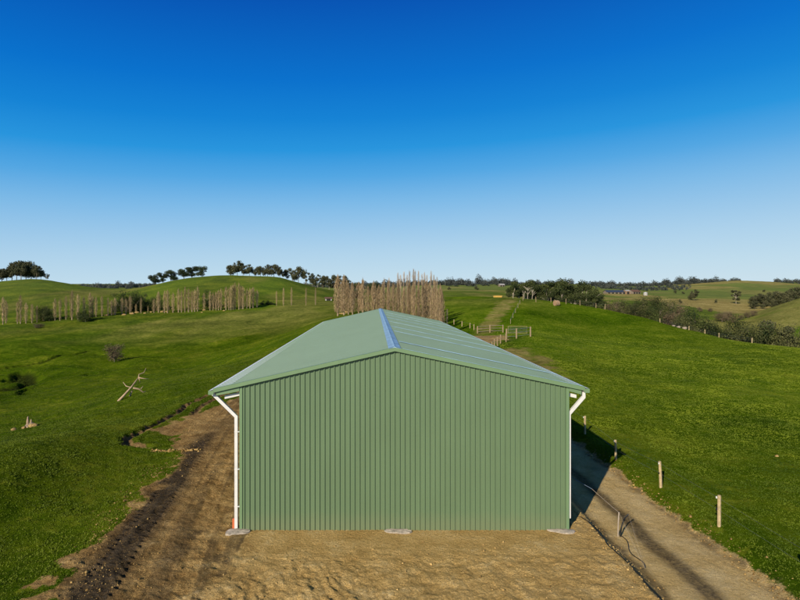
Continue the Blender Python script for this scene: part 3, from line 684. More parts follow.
mb = MB(); a = Vector((*g1_, gz(*g1_)))-o; b = Vector((*g2_, gz(*g2_)))-o; up = Vector((0,0,1))
mb.tube([a+up*.15,a+up*1.35,b+up*1.35,b+up*.15,a+up*.15],   .03, 6); mb.build('gate_frame', M_POST, root)
mb = MB()
for q in (.4,.65,.9,1.12): mb.tube([a+up*q,b+up*q], .018, 5)
mb.build('gate_bars', M_WIRE, root)

# temporary electric fence corner beside the road
sx_, sy_ = hit(618,536); root = thing('temporary_fence', 'thin tread-in stakes with a slack electric tape beside the shed corner', 'fence', (sx_,sy_,gz(sx_,sy_))); o = root.location.copy()
def loc(px, py, Y): return Vector(P(px, py, Y))-o
mb = MB(); mb.tube([(0,0,-.1),(.01,0,.5),(.05,.02,.98)], .026, 6); mb.build('stake', M_ROPE, root)
mb = MB(); mb.tube([(.06,-.05,-.1),(.12,-.05,.42),(.22,-.04,.72),(.42,-.02,.92)], .028, 6); mb.build('bent_stake', M_BLACK, root)
a = Vector((.05,.02,.96)); wx, wy = 7.86, 26.4
mid = loc(592,489,sy_+1.6)
mb = MB(); sag(mb, a, mid, .008, 6, .01); mb.build('tape', M_ROPE, root)
mb = MB(); sag(mb, mid, Vector((wx,29.5,1.3))-o, .011, 6, .05); mb.build('wall_tape', M_HOSE, root)
ex, ey = hit(645,570); e_ = Vector((ex,ey,gz(ex,ey)+.02))-o
mb = MB(); sag(mb, a, e_, .005, 5, .01); sag(mb, Vector((.42,-.02,.92)), e_+Vector((.02,.03,0)), .004, 5, .01); mb.build('stay_string', M_ROPE, root)
mb = MB(); pts = []
for i in range(15):
    t = i/14; x = .1+(e_.x-.1)*t+.12*math.sin(t*9); y = e_.y*t+.08*math.sin(t*7+1); pts.append((x, y, gz(x+o.x, y+o.y)-o.z+.02))
mb.tube(pts, .018, 5); mb.build('black_cable', M_BLACK, root)
# black poly pipe lying along the torn pad edge
mb = MB(); pts = []; pl = [(8.75,23.3),(8.95,22),(8.8,20.6),(8.98,19.2),(8.95,17.9),(9.12,16.6),(9.2,14.5)]
for (ax, ay), (bx, by) in zip(pl[:-1], pl[1:]):
    for k in range(5):
        t = k/5; x = ax+(bx-ax)*t+random.gauss(0,.02); y = ay+(by-ay)*t; pts.append((x,y,gz(x,y)+.03))
mb.tube(pts, .016, 6); tag(mb.build('poly_pipe', M_BLACK, None, True), 'black poly pipe lying along the torn edge of the yard above the road', 'pipe')

# ------------------------------------------------------------------ vegetation prototypes
def leaves(blobs, n, size, shell=2.0, droop=0.0, tv=.2):
    b = np.array(blobs, float); w = b[:,3]*b[:,4]*b[:,5]; w = w**.75; k = RNG.choice(len(b), n, p=w/w.sum())
    d = RNG.normal(size=(n,3)); d /= np.linalg.norm(d, axis=1)[:,None]; r = RNG.random(n)**(1/shell)
    c = b[k,:3]+d*r[:,None]*b[k,3:6]*(1+RNG.normal(0,.08,(n,1)))
    nrm = d*.7+RNG.normal(0,.6,(n,3))+np.array([0,0,.35]); nrm /= np.linalg.norm(nrm, axis=1)[:,None]
    t = np.cross(nrm, RNG.normal(size=(n,3))); t /= np.linalg.norm(t, axis=1)[:,None]; q = np.cross(nrm, t)
    s1 = (size*RNG.uniform(.5,1.4,n))[:,None]; s2 = s1*RNG.uniform(.45,.9,n)[:,None]
    v = np.stack([c-t*s1, c-q*s2, c+t*s1, c+q*s2], 1).reshape(-1,3)
    tb = RNG.normal(0,.16,len(b)); tint = np.clip(.42+tb[k]+RNG.normal(0,tv,n)+.18*d[:,2], 0, 1)  # clump tops tinted lighter, light from above put into the colour
    return v, np.arange(4*n).reshape(-1,4), np.repeat(tint,4)
class Tree:
    """trunk and limbs mesh + crown mesh of one kind, 1 unit = 1 m, standing on the origin"""
    def __init__(s, trunk, crown): s.trunk, s.crown = trunk, crown
def limb_tree(H, spread, blobs, mat_t, mat_l, n, size, r0, forks, shell=2.0, trunk_h=.4, lean=0):
    mb = MB(); top = Vector((lean*H*.3, 0, H*trunk_h)); fork = top*.75
    mb.tube([(0,0,-.6),(top.x*.3,0,H*trunk_h*.4),fork,top], [r0*1.25,r0,r0*.85,r0*.6], 7, True, .05)
    for bl in (blobs if forks >= len(blobs) else random.sample(blobs, forks)):
        e = Vector(bl[:3]); st = Vector((0,0,0)).lerp(top, random.uniform(.55,1)); m = st.lerp(e, .55)+Vector((random.gauss(0,.05*H),random.gauss(0,.05*H),-.02*H))
        mb.tube([st, m, e], [r0*.5,r0*.33,r0*.12], 5, False)
        for _ in range(2):
            e2 = e+Vector((random.gauss(0,bl[3]*.6),random.gauss(0,bl[4]*.6),random.uniform(-.2,.7)*bl[5])); mb.tube([m,m.lerp(e2,.6)+Vector((0,0,.1)),e2],[r0*.25,r0*.16,r0*.06],4,False)
    tm = mb.build('trunk', mat_t, None, True, True)
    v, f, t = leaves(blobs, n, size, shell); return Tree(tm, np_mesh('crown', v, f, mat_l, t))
def rb(n, R, zc, dz, r, flat=.7, jit=.35):
    out = []
    for i in range(n):
        a = 6.283*(i+random.random()*.8)/n*1.618; q = R*math.sqrt((i+.4)/n); k = r*random.uniform(1-jit,1+jit)
        out.append((q*math.cos(a), q*math.sin(a), zc+random.uniform(-1,1)*dz, k, k, k*flat))
    return out
# all prototypes are about 10 m tall
GUMS = []
for i in range(5):
    bl = rb(13, 3.5, 5.5, 3.2, 1.75, .9, .5)+[(random.gauss(0,.7),0,8.5,1.6,1.6,1.3)]; GUMS.append(limb_tree(10, 3, bl, M_BARK, M_GUM, 3600, .30, .17, 11, 1.6, .4, random.uniform(-.2,.2)))
SPARSE = []
for i in range(3):
    bl = rb(10, 3.2, 6.2, 3.0, 1.35, .75, .5); SPARSE.append(limb_tree(10, 3, bl, M_PALEBARK, M_GUM, 2200, .28, .16, 9, 1.6, .5, random.uniform(-.25,.25)))
PINES = []
for i in range(3):
    bl = rb(14, 4.6, 5.6, 3.2, 2.3, .7, .5); PINES.append(limb_tree(10, 4, bl, M_DARKBARK, M_PINE, 4200, .33, .26, 12, 2.2, .45, random.uniform(-.2,.2)))
CYPS = []
for i in range(4):
    bl = rb(11, 4.6, 5.6, 2.6, 2.1, .6)+rb(5, 4.8, 3.6, .8, 1.6, .6); CYPS.append(limb_tree(10, 4, bl, M_PALEBARK, M_CYP, 6500, .24, .34, 12, 2.4, .4, 0))
def bush(mat, n=5200, size=.15, tw=M_BARK):
    bl = rb(9, 3.1, 3.9, 2.6, 2.3, .85)+rb(5, 3.6, 1.9, .6, 1.9, .9); return limb_tree(7, 3, bl, tw, mat, n, size, .2, 6, 1.9, .3, 0)
BUSHG = [bush(M_BUSHG) for _ in range(3)]; BUSHB = [bush(M_BUSHB, 3600, .16) for _ in range(2)]; BUSHO = [bush(M_OLIVE) for _ in range(3)]
def poplar(mat, H=10.0, rw=.62, nb=95, ntw=260, tr=.12, tap=.84):
    mb = MB(); mb.tube([(0,0,-.4),(0,0,H*.3),(.06,0,H*.7),(.02,0,H*.97)], [tr*1.2,tr,tr*.5,.015], 6)
    trunk = mb.build('trunk', M_TRUNKP, None, False, True)
    cr = MB(); tint = []
    wz = lambda q: rw*(.45+.55*math.sin(math.pi*min(1, q*.75+.12))**.7)*(1 if q < tap else max(.14, (1-q)/(1-tap)))
    rnd = random.Random(random.random())
    for i in range(nb):
        q = .05+.88*rnd.random(); a = rnd.uniform(0,6.283); ln = H*rnd.uniform(.10,.24); z0 = q*H; q2 = min(1, (z0+ln)/H); R = wz(min(1,q+.06))*rnd.uniform(.35,1.12)
        c, s2 = math.cos(a), math.sin(a); b = rnd.uniform(.020,.036); n0 = len(cr.v)
        z3 = min(H*1.0, z0+ln)
        cr.tube([(.05*c,.05*s2,z0),(R*.7*c,R*.7*s2,z0+ln*.3),(R*c,R*s2,z0+ln*.65),(R*.92*c+rnd.gauss(0,.05),R*.92*s2,z3)], [b,b*.9,b*.7,b*.25], 3, False)
        tint += [min(1,max(0,rnd.gauss(.5,.2)))]*(len(cr.v)-n0)
    for i in range(ntw):
        q = .07+.88*rnd.random(); a = rnd.uniform(0,6.283); R = wz(q)*math.sqrt(rnd.random()); ln = H*rnd.uniform(.04,.10); c, s2 = math.cos(a)*R, math.sin(a)*R; w = rnd.uniform(.018,.034); t = rnd.uniform(0,3.14)
        o = rnd.gauss(0,.14), rnd.gauss(0,.14); n0 = len(cr.v)
        cr.add([(c-w*math.cos(t),s2-w*math.sin(t),q*H),(c+w*math.cos(t),s2+w*math.sin(t),q*H),(c+o[0],s2+o[1],min(H*1.01,q*H+ln))], [(0,1,2)])
        tint += [min(1,max(0,rnd.gauss(.55,.22)))]*3
    me = cr.build('twigs', mat, None, False, True); at = me.attributes.new('tint','FLOAT_COLOR','POINT'); arr = np.ones((len(cr.v),4),np.float32); arr[:,:3] = np.array(tint)[:,None]; at.data.foreach_set('color', arr.ravel())
    return Tree(trunk, me)
M_TRUNKP = simple('poplar_bark', (.34,.25,.15), .9, 0, .25, 2)
POPS = [poplar(M_TWIGR, 10, .55, 56, 380) for _ in range(5)]
POPW = [poplar(M_TWIG, 10, random.uniform(.7,.95), 120, 760, .12, random.uniform(.55,.8)) for _ in range(7)]
POPP = [poplar(M_TWIGP, 10, .55, 70, 160) for _ in range(3)]
crown_name = {'poplar_tree': 'twigs'}
def plant(name, proto, label, cat, x, y, H, group=None, ref=10.0, wide=1.0, rz=None, z=None):
    o = thing(name, label, cat, (x, y, gz(x, y) if z is None else z), random.uniform(0,6.28) if rz is None else rz, group)
    k = H/ref; o.scale = (k*wide, k*wide, k)
    link('trunk', proto.trunk, o); link(crown_name.get(name, 'crown'), proto.crown, o); return o
def onhill(px, top, Y):        # stand a tree at a depth and give it the height that reaches "top"
    x = (px-CX)/F*Y; z = gz(x, Y); return x, Y, max(1.5, ZC-(top-CY)/F*Y-z)
def onbase(px, top, base):
    x, y = hit(px, base); z = gz(x, y); return x, y, max(1.2, ZC-(top-CY)/F*y-z)

# ------------------------------------------------------------------ left shelterbelt of bare poplars
ROW = [(3,297,324.5),(6,301,323),(17.5,302,324),(20.5,295,324),(26,303,323.5),(32,304,323),(37,306,322.5),(43,313,321),(55,299,320.5),(60,299,321),(66,296,320),(72,291,320),(78,295,319.5),(84,297,318.5),(90,293,317.5),(92.5,296,317),(96,297,317),
 (102,296,316.5),(108,298,316),(115,298,315),(122,298,314),(130,296,313.5),(136,304,313),(141,298,313.5),(148,306,313),(154,299,313),(158.5,292,312.5),(164.5,291,313),(167.5,290,313),(173,293,312.5),(178.5,289,312.5),(185,287,312.5),(192,291,312),(197.5,287,311.5),
 (204,293,310.5),(210,291,310.5),(216,292,310.5),(221,289,310),(226,287,310),(231,286,310),(235,283,309.5),(239,283,309.5),(243,287,309),(247,289,308.5),(250,288,308.5),(253,287,308),(257,290,307.5)]
ROW = sorted(ROW+[(111.5,300,315.3),(126,299,313.8),(181.5,291,312.5),(188.5,289,312.2),(194.8,290,311.7),(213,293,310.5),(218.5,290.5,310.3),(229,288,310),(233,285,309.7),(241,286,309.2)])
for i, (px, tp, bs_) in enumerate(ROW):
    x, y, H = onbase(px, tp, bs_)
    plant('poplar_tree', POPS[i%5], f'{ordinal(i+1)} bare poplar from the left in the long row below the left hills', 'poplar', x, y, H, 'bare poplars in the long row', 10, random.uniform(1.1,1.9)*(24/max(14,bs_-tp))**.6)
for i, (px, tp, bs_) in enumerate([(276.5,291,306),(283.5,288,306),(291.5,287.5,305.5),(306,288,305.5),(315.5,287.5,305)]):
    x, y, H = onbase(px, tp, bs_)
    plant('poplar_tree', POPS[(i*2)%5], f'{ordinal(i+1)} from the left of five spaced poplars left of the brown clump', 'poplar', x, y, H, 'spaced bare poplars by the far lane', 10, 1.1)
# poplar clump behind the shed
nA_ = 22
for i in range(nA_):
    t = i/(nA_-1); px = 338.5+t*104; Y = 148-40*t+random.uniform(-2,2); tp = np.interp(px,[338,343,350,366,372,383,400,425,443],[277,276,283,279,283,281,284,283,285])+random.choice((-1.2,-.4,.5,1.8,3.6,6))
    x, y, H = onhill(px+random.uniform(-.8,.8), tp, Y)
    plant('poplar_tree', POPW[i%7], f'{ordinal(i+1)} poplar from the left in the front of the brown clump behind the shed', 'poplar', x, y, H, 'front poplars of the clump', 10, random.uniform(.95,1.25)*(1.35 if i < 10 else 1))
for i in range(20):
    if i in (1,3,5,8): continue
    t = i/19; px = 342+t*98; Y = 163-38*t+random.uniform(-3,3); tp = 283.5+random.uniform(-2.5,7)
    x, y, H = onhill(px+random.uniform(-1,1), tp, Y)
    plant('poplar_tree', POPW[(i*3)%7], f'{ordinal(i+1-sum(q < i for q in (1,3,5,8)))} poplar from the left in the middle of the brown clump behind the shed', 'poplar', x, y, H, 'middle poplars of the clump', 10, random.uniform(.85,1.15))
for i, (px, tp) in enumerate([(398,273),(400.5,275),(404,271.5),(407,275),(409.5,271),(413.5,268.5),(415,271),(418.5,271),(422,273.5),(424.5,272.5),(427,275),(431,270.5),(434,275),(437,277),(389,277.5),(384,278.5)]):
    x, y, H = onhill(px, tp, 168+random.uniform(-6,6))
    plant('poplar_tree', POPP[i%3], f'tall pale poplar at the back of the brown clump, {ordinal(sorted([398,400.5,404,407,409.5,413.5,415,418.5,422,424.5,427,431,434,437,389,384]).index(px)+1)} from the left', 'poplar', x, y, H, 'tall pale poplars at the back of the clump', 10, .85)
# small pale scrub poplar at the right end of the clump
x, y, H = onbase(447,309,326); plant('poplar_tree', POPP[1], 'short pale leaning sapling at the right end of the brown poplar clump', 'sapling', x, y, H, None, 10, 1.2)

# ------------------------------------------------------------------ gums and pines on the hills
for i, (px, tp, w, k) in enumerate([(2,268,1,0),(7,266,1,1),(12,261.5,.9,2),(16.5,260,.9,3),(21,259.8,.95,0),(26,261,.9,4),(31,263,.9,1),(36.5,264,.8,2),(41,267,.75,3)]):
    x, y, H = onhill(px, tp, 372+random.uniform(-6,6))
    plant('gum_tree', GUMS[k], f'{ordinal(i+1)} gum from the left in the grove on the far left hilltop', 'gum tree', x, y, H, 'gum trees on the far left hilltop', 10, w*1.05)
x, y, H = onhill(47,273.5,368); plant('gum_tree', SPARSE[0], 'small windswept gum standing alone right of the left hilltop grove', 'gum tree', x, y, H, None, 10, 1)
for i, (px, tp, Y, w, k) in enumerate([(155,274.5,330,.75,0),(163,273,332,.75,1),(171,271,333,.9,2),(184,269,335,.9,0),(192,266.5,336,.85,1),(202,267,337,.85,2)]):
    x, y, H = onhill(px, tp, Y)
    plant('pine_tree', PINES[k], f'{ordinal(i+1)} dark pine from the left on the slope of the round hill', 'pine tree', x, y, H, 'pines on the round hill', 10, w*1.25)
for i, (px, tp, Y, w, k) in enumerate([(231,264.5,345,.85,0),(237.5,260,345,.85,1),(243,264,345,.75,2),(249.5,263.5,345,.8,3),(256,268,345,.6,4),(260.5,265.5,345,.8,0),(267.5,264,345,.85,1),(274,263.5,345,.9,2),(280,266,345,.6,3)]):
    x, y, H = onhill(px, tp, Y)
    plant('gum_tree', GUMS[k], f'{ordinal(i+1)} gum from the left in the row on top of the round hill', 'gum tree', x, y, H, 'gum trees on top of the round hill', 10, w*1.2)
for i, (px, tp, Y, w, k) in enumerate([(286,269,352,.7,0),(292.5,268,352,.7,1),(298.5,265.5,352,.8,2),(306,272,352,.6,0),(312.5,273,352,.7,1),(317.5,274,352,.6,2),(323,275,352,.7,0),(329,276,350,.6,1),(334,274,350,.7,2),(341,275,350,.7,0),(346,277,350,.6,1)]):
    x, y, H = onhill(px, tp, Y)
    plant('gum_tree', (SPARSE if i%2 else GUMS)[k], f'{ordinal(i+1)} thin gum from the left in the line right of the round hill', 'gum tree', x, y, H, 'thin gums right of the round hill', 10, w*1.25)
for i, (px, tp) in enumerate([(375,279),(354,280.5)]):
    x, y, H = onhill(px, tp, 240); plant('pine_tree', CYPS[i], ['dark evergreen showing over the poplars left of the ridge cap', 'small dark evergreen top between poplars at the left of the clump'][i], 'evergreen', x, y, H, None, 10, .6)
# evergreens behind the poplar row
for i, (px, tp, bs_, w) in enumerate([(114,305,314,.7),(121,293,313,1),(128,297,313,.8),(135,294,312,.85),(142,293,312,.95),(149,297,312,.8),(154,295.5,312,.9),(161,301,312,.7),(170,303,311.5,.6),(210,290.5,309,.8),(215,294,309,.6)]):
    x, y, H = onbase(px, tp, bs_-1.6)
    plant('evergreen_bush', BUSHG[i%3], f'{ordinal(i+1)} dark evergreen bush from the left behind the poplar row', 'bush', x, y, H, 'evergreen bushes behind the poplar row', 7, w*1.05)
x, y, H = onbase(44.5,305,321); plant('olive_bush', BUSHO[0], 'olive bush behind the left end of the bare poplar row', 'bush', x, y, H, None, 7, 1)
x, y, H = onbase(49.5,308,321); plant('evergreen_bush', BUSHG[1], 'dark low bush touching the olive bush in the poplar row', 'bush', x, y, H, None, 7, .9)
x, y, H = onbase(85.5,305,322); plant('evergreen_bush', BUSHG[2], 'round dark evergreen bush in front of the bare poplar row', 'bush', x, y, H, None, 7, .95)
x, y, H = onbase(38,323.5,328); plant('brown_bush', BUSHB[0], 'low flat brown scrub at the foot of the poplar row', 'bush', x, y, H, None, 7, 2.2)
x, y, H = onbase(114.5,343,362); plant('brown_bush', BUSHB[1], 'lone leafless brown bush on the open left slope', 'bush', x, y, H, None, 7, .85)
# dark hedge under the round hill, right of the row
for i, px in enumerate((262,267,272)):
    x, y, H = onbase(px, 300.5, 305); plant('evergreen_bush', BUSHG[i], f'{ordinal(i+1)} of three low dark bushes at the right end of the poplar row', 'bush', x, y, H, 'low bushes right of the poplar row', 7, 1.1)

# ------------------------------------------------------------------ cypress clump and right valley
for i, (px, tp, Y, w, k) in enumerate([(513,282,196,.72,0),(519,279.5,200,.75,1),(526,277.5,204,.8,2),(534,278.5,206,.8,3),(542,278,205,.8,0),(551,280,204,.75,1),(558,277.5,205,.8,2),(566,277,206,.8,3),(574,277.5,205,.75,0),(581,282,202,.75,1),(588,285,198,.75,2),(594,290,195,.7,3),(548,287,196,.6,0),(560,289,194,.65,1),(574,290,193,.7,2),(585,293,192,.7,3)]):
    x, y, H = onhill(px, tp, Y)
    plant('cypress_tree', CYPS[k], f'dark spreading cypress, {ordinal(sorted([513,519,526,534,542,551,558,566,574,581,588,594,548.001,560.001,574.001,585.001]).index(px if i < 12 else px+.001)+1)} from the left in the crest clump', 'cypress', x, y, H, 'cypress trees in the crest clump', 10, w)
def dead_tree(name, label, x, y, H, seed, mat=M_PALEBARK, cat='dead tree', lean=.1):
    rr = random.Random(seed); mb = MB(); root = thing(name, label, cat, (x,y,gz(x,y)))
    mb.tube([(0,0,-.3),(lean*H*.2,0,H*.35),(lean*H*.5,.1,H*.75),(lean*H*.6,.1,H)], [H*.028,H*.022,H*.014,H*.005], 7, True, .08); mb.build('trunk', mat, root, True)
    for k in range(7):
        t = rr.uniform(.3,.8); st = Vector((lean*H*.55*t,0,H*t)); a = rr.uniform(0,6.28); ln = H*rr.uniform(.25,.45); d = Vector((math.cos(a)*.8,math.sin(a)*.5,.7)); m = st+d*ln*.5+Vector((0,0,.05*H)); e = st+d*ln+Vector((rr.gauss(0,.05*H),0,.08*H))
        mb = MB(); mb.tube([st,m,e],[H*.014,H*.010,H*.004],5); e2 = m+Vector((rr.gauss(0,.12*H),rr.gauss(0,.1*H),.15*H)); mb.tube([m,e2],[H*.011,H*.004],4); mb.build('branch', mat, root, True)
for i, (px, tp, bs_, sd, lab) in enumerate([(527.5,287.5,296,3,'tallest pale dead tree standing before the cypress clump'),(532,290,296,5,'short pale dead tree right beside the tallest one before the cypresses'),(524,291.5,296.5,9,'low pale dead stem left of the tallest dead tree before the cypresses')]):
    x, y, H = onhill(px, tp, 186); dead_tree('dead_tree', lab, x, y, H, sd)

VAL = [ # px, top, base-ish depth, kind, wide, label
 (612,302,235,'B','grey brown'),(622,301,238,'O','olive'),(632,300,240,'G','olive'),(642,299,240,'O','olive'),(651,297.5,242,'G','olive'),(660,299,240,'O','olive'),(669,301,236,'O','brown'),(676,304,228,'B','brown'),(655,306,222,'G','dark'),(664,308,212,'G','olive'),(673,311,205,'B','brown'),(640,306,228,'O','brown'),(626,306,230,'O','brown'),
 (685,310,200,'G','dark'),(692,312,185,'G','dark'),(700,312,182,'G','dark'),(707,316,180,'G','dark'),(682,318,178,'O','olive'),(714,322,176,'O','olive'),(721,326,172,'G','olive'),(729,319,180,'G','dark'),(737,320,180,'G','dark'),(735,328,166,'O','olive'),(743,329,164,'O','olive'),(751,327,162,'O','olive'),(759,328,160,'G','brown'),(767,330,158,'O','olive'),(775,328,158,'G','olive'),(783,330,156,'O','olive'),(790,333,155,'O','olive'),(796,338,152,'O','olive')]
cnt = {}
tot = {k: sum(1 for v in VAL if v[3] == k) for k in 'GBO'}
for j, (px, tp, Y, kd, cw) in enumerate(sorted(VAL)):
    x, y, H = onhill(px, tp, Y); cnt[kd] = cnt.get(kd, 0)+1
    nm, pr, ds = {'G':('evergreen_bush',BUSHG,'dark green bushy tree'),'B':('brown_bush',BUSHB,'leafless brown shrub'),'O':('olive_bush',BUSHO,'olive scrub tree')}[kd]
    H2 = min(H, 8.5); zz = ZC-(tp-CY)/F*Y-H2
    zz = min(zz, gz(x, y)); H2 = ZC-(tp-CY)/F*Y-zz
    plant(nm, pr[j%len(pr)], f'{ordinal(cnt[kd])} {ds} from the left in the valley behind the right paddock', 'bush', x, y, H2, f'{ds}s in the right valley', 7, np.clip(7.2/H2,.45,1.15))
x, y, H = onhill(779,321,160); plant('gum_tree', SPARSE[1], 'open pale limbed gum above the olive scrub at the far right', 'gum tree', x, y, H, None, 10, .75)
x, y, H = onhill(789,325,158); plant('gum_tree', SPARSE[2], 'thin gum at the right picture edge above the olive scrub', 'gum tree', x, y, H, None, 10, .6)
for i, (px, tp, bs_, k, w, lab, ty) in enumerate([
  (736,289.5,304,0,.9,'lone dark gum with a thick pale trunk in the green field','S'),(694.5,289,300.5,1,1,'lone gum on the tan slope right of the farm buildings','G'),
  (680,299,304,2,.8,'small dark tree beside the dirt path on the tan slope','G'),(716,299,303.5,3,.8,'small bushy tree left of the lone pale-trunked gum','G'),(764,289.5,292,4,1.2,'tiny round tree high on the far right hill','G'),
  (476.5,286,290.5,2,1.1,'lone round tree in the far green field right of the poplars','G'),(449,286.5,290.5,3,1.0,'dark tree in the far field just right of the poplar clump','G'),(675,290.5,293.5,0,1.2,'low dark tree right of the far farm','G'),(683,291.5,294,1,1.4,'small tree at the right end of the far farm','G')]):
    x, y, H = onbase(px, tp, bs_)
    plant('gum_tree', {'S':SPARSE,'G':GUMS}[ty][k%3] if ty == 'S' else GUMS[k], lab, 'gum tree', x, y, H, None, 10, w)
for i, (px, tp, bs_) in enumerate([(699.5,307,311.5),(710.5,308,312),(722,312,322),(728,311,321),(733,316,323),(741,315,320),(748,312,318),(754,310,316)]):
    x, y, H = onbase(px, tp, bs_); plant('brown_bush', BUSHB[i%2], f'grey brown leafless shrub on the tan slope, {ordinal(i+1)} from the left', 'bush', x, y, H, 'leafless shrubs on the tan slope', 7, 1.05)
for i, (px, tp, Y, k) in enumerate([(753,296,370,0),(758,293,372,1),(763,293.5,374,2),(769,291.5,376,3),(774,291,378,4),(780,292.5,376,0),(785,292,374,1),(791,289,400,2),(797,286,405,3),(803,286,405,4),(755,300,350,1),(765,300,352,2),(776,300,352,3)]):
    x, y, H = onhill(px, tp, Y)
    plant('gum_tree', GUMS[k], f'dense dark gum behind the right tan hill, {ordinal(sorted([753,758,763,769,774,780,785,791,797,803,755,765,776]).index(px)+1)} from the left', 'gum tree', x, y, min(H,14), 'dense gums behind the right tan hill', 10, 1.0)

# ------------------------------------------------------------------ far-off woods along the skyline (stuff: they read as one mass)
def wood(label, spans, mat=M_FARWOOD):
    bl = []
    for (x0, x1, Y, hmin, hmax, step) in spans:
        px = x0
        while px < x1:
            Yj = Y*random.uniform(.93,1.07); x = (px-CX)/F*Yj; h = random.uniform(hmin,hmax)*(1+.5*(random.random()<.12)); z = float(ground(x, Yj, False)[0])
            r = h*random.uniform(.32,.55); bl.append((x,Yj,z+h*.55,r,r,h*.5)); bl.append((x+r*.6,Yj,z+h*.35,r*.9,r,h*.4)); px += step*random.uniform(.5,1.5)
    v, f, t = leaves(bl, len(bl)*60, .8, 2.2, tv=.15)
    tag(link('distant_wood', np_mesh('distant_wood', v, f, mat, t)), label, 'wood', kind='stuff')
wood('hazy blue grey wood on the skyline between the two left hills', [(-20,150,950,4,8,.9),(150,345,960,4,7,1.2)])
wood('dark tree line on the skyline behind the poplar clump and cypresses', [(345,470,850,5,9,1.0),(446,512,830,5,11,1.2),(485,600,1000,4,8,1.2)])
wood('broken dark tree line along the skyline above the far farm', [(590,705,950,5,10,1.0),(596,690,760,4,8,1.8),(680,740,1050,6,11,1.0),(775,900,1000,4,8,1.2)])

# ------------------------------------------------------------------ far farm buildings and odd things
def building(name, label, cat, x, y, w, d, h, rh, rz, mw, mr, doors=0, z=None):
    root = thing(name, label, cat, (x,y,gz(x,y)-.2 if z is None else z), rz)
    mb = MB(); mb.prism([(-w/2,0),(w/2,0),(w/2,h),(-w/2,h)], -d/2, d/2); mb.add([(-w/2,-d/2,h),(-w/2,d/2,h),(-w/2,0,h+rh-.05),(w/2,-d/2,h),(w/2,d/2,h),(w/2,0,h+rh-.05)], [(0,2,1),(3,4,5)]); mb.build('wall', mw, root)
    mb = MB(); ov = .4
    for sg in (-1,1): mb.add([(-w/2-ov,sg*(d/2+ov),h-.1),(w/2+ov,sg*(d/2+ov),h-.1),(w/2+ov,0,h+rh),(-w/2-ov,0,h+rh),(-w/2-ov,sg*(d/2+ov),h+.1),(w/2+ov,sg*(d/2+ov),h+.1),(w/2+ov,0,h+rh+.2),(-w/2-ov,0,h+rh+.2)], [(4,5,6,7),(0,1,5,4),(0,3,2,1),(0,4,7,3),(1,2,6,5)])
    mb.build('roof', mr, root)
    for k in range(doors):
        cx = -w/2+(k+.5)*w/doors; mb = MB(); mb.box(cx-w/doors*.32, cx+w/doors*.32, -d/2-.05, -d/2+.02, .1, h*.8); mb.build('door_opening', M_INS, root)
def at(px, Y): return (px-CX)/F*Y, Y
building('hay_barn', 'long low barn with a dark blue roof and open bays on the far slope', 'barn', *at(614.5,548), 19, 9, 1.9, 1.9, .05, M_BARNWALL2, M_BARNROOF, 5)
building('farm_house', 'small far house with brown roof right of the long barn', 'house', *at(634,560), 9, 8, 2.2, 1.9, .3, M_BARNWALL2, M_REDROOF, 3)
building('tin_shed', 'tiny tan end shed attached close to the long barn', 'shed', *at(626.5,545), 4, 6, 3.2, 1, .1, M_HAY, M_BARNWALL, 1)
building('lane_hut', 'low brown hut with pale end by the lane left of the poplar clump', 'hut', *at(328.5,262), 3, 3, 1.2, .4, .1, M_BARNWALL, M_REDROOF, 1)
building('ridge_house', 'tiny pale house among trees on the skyline right of the poplars', 'house', *at(501.5,770), 7, 6, 2.4, 1.6, .2, M_BARNWALL2, M_BARNWALL, 2)
# white tank by the farm
x, y = at(645.5,540); r = 1.9
root = thing('water_tank', 'round white tank beside the far farm house', 'tank', (x,y,gz(x,y)-.3))
mb = MB(); mb.tube([(0,0,0),(0,0,2.9)], r, 20); mb.build('tank_wall', M_BARNWALL, root, False); mb = MB(); mb.tube([(0,0,2.9),(0,0,3.6)], [r*1.04,.2], 20); mb.build('tank_lid', M_GUTTER, root)
# round bale and yellow trough on the crest
x, y = hit(556.5,305.8); r = .74
root = thing('hay_bale', 'round pinkish tan hay bale lying in front of the crest fence', 'hay bale', (x,y,gz(x,y)+r*.92), .35)
mb = MB(); pts = 22; prof = [(-.62,r*.9),(-.58,r),(0,r*1.03),(.58,r),(.62,r*.9)]
mb.tube([(p,0,0) for p,_ in prof], [q for _,q in prof], pts, True, .03); mb.build('straw_roll', M_HAY, root)
mb = MB(); mb.tube([(-.3,0,0),(-.26,0,0)], r*1.045, pts); mb.tube([(.26,0,0),(.3,0,0)], r*1.045, pts); mb.build('twine', M_ROPE, root)
x, y = at(497.5,181); z = gz(x, y)
root = thing('water_trough', 'long low yellow trough on the grass crest beyond the track', 'trough', (x,y,z))
mb = MB(); mb.box(-1.35,1.35,-.5,.5,0,.5); mb.box(-1.45,1.45,-.6,.6,.5,.58); mb.build('tub', M_YELLOW, root); mb = MB(); mb.box(-1.3,1.3,-.42,.42,.582,.59); mb.build('water', M_BARNROOF, root)

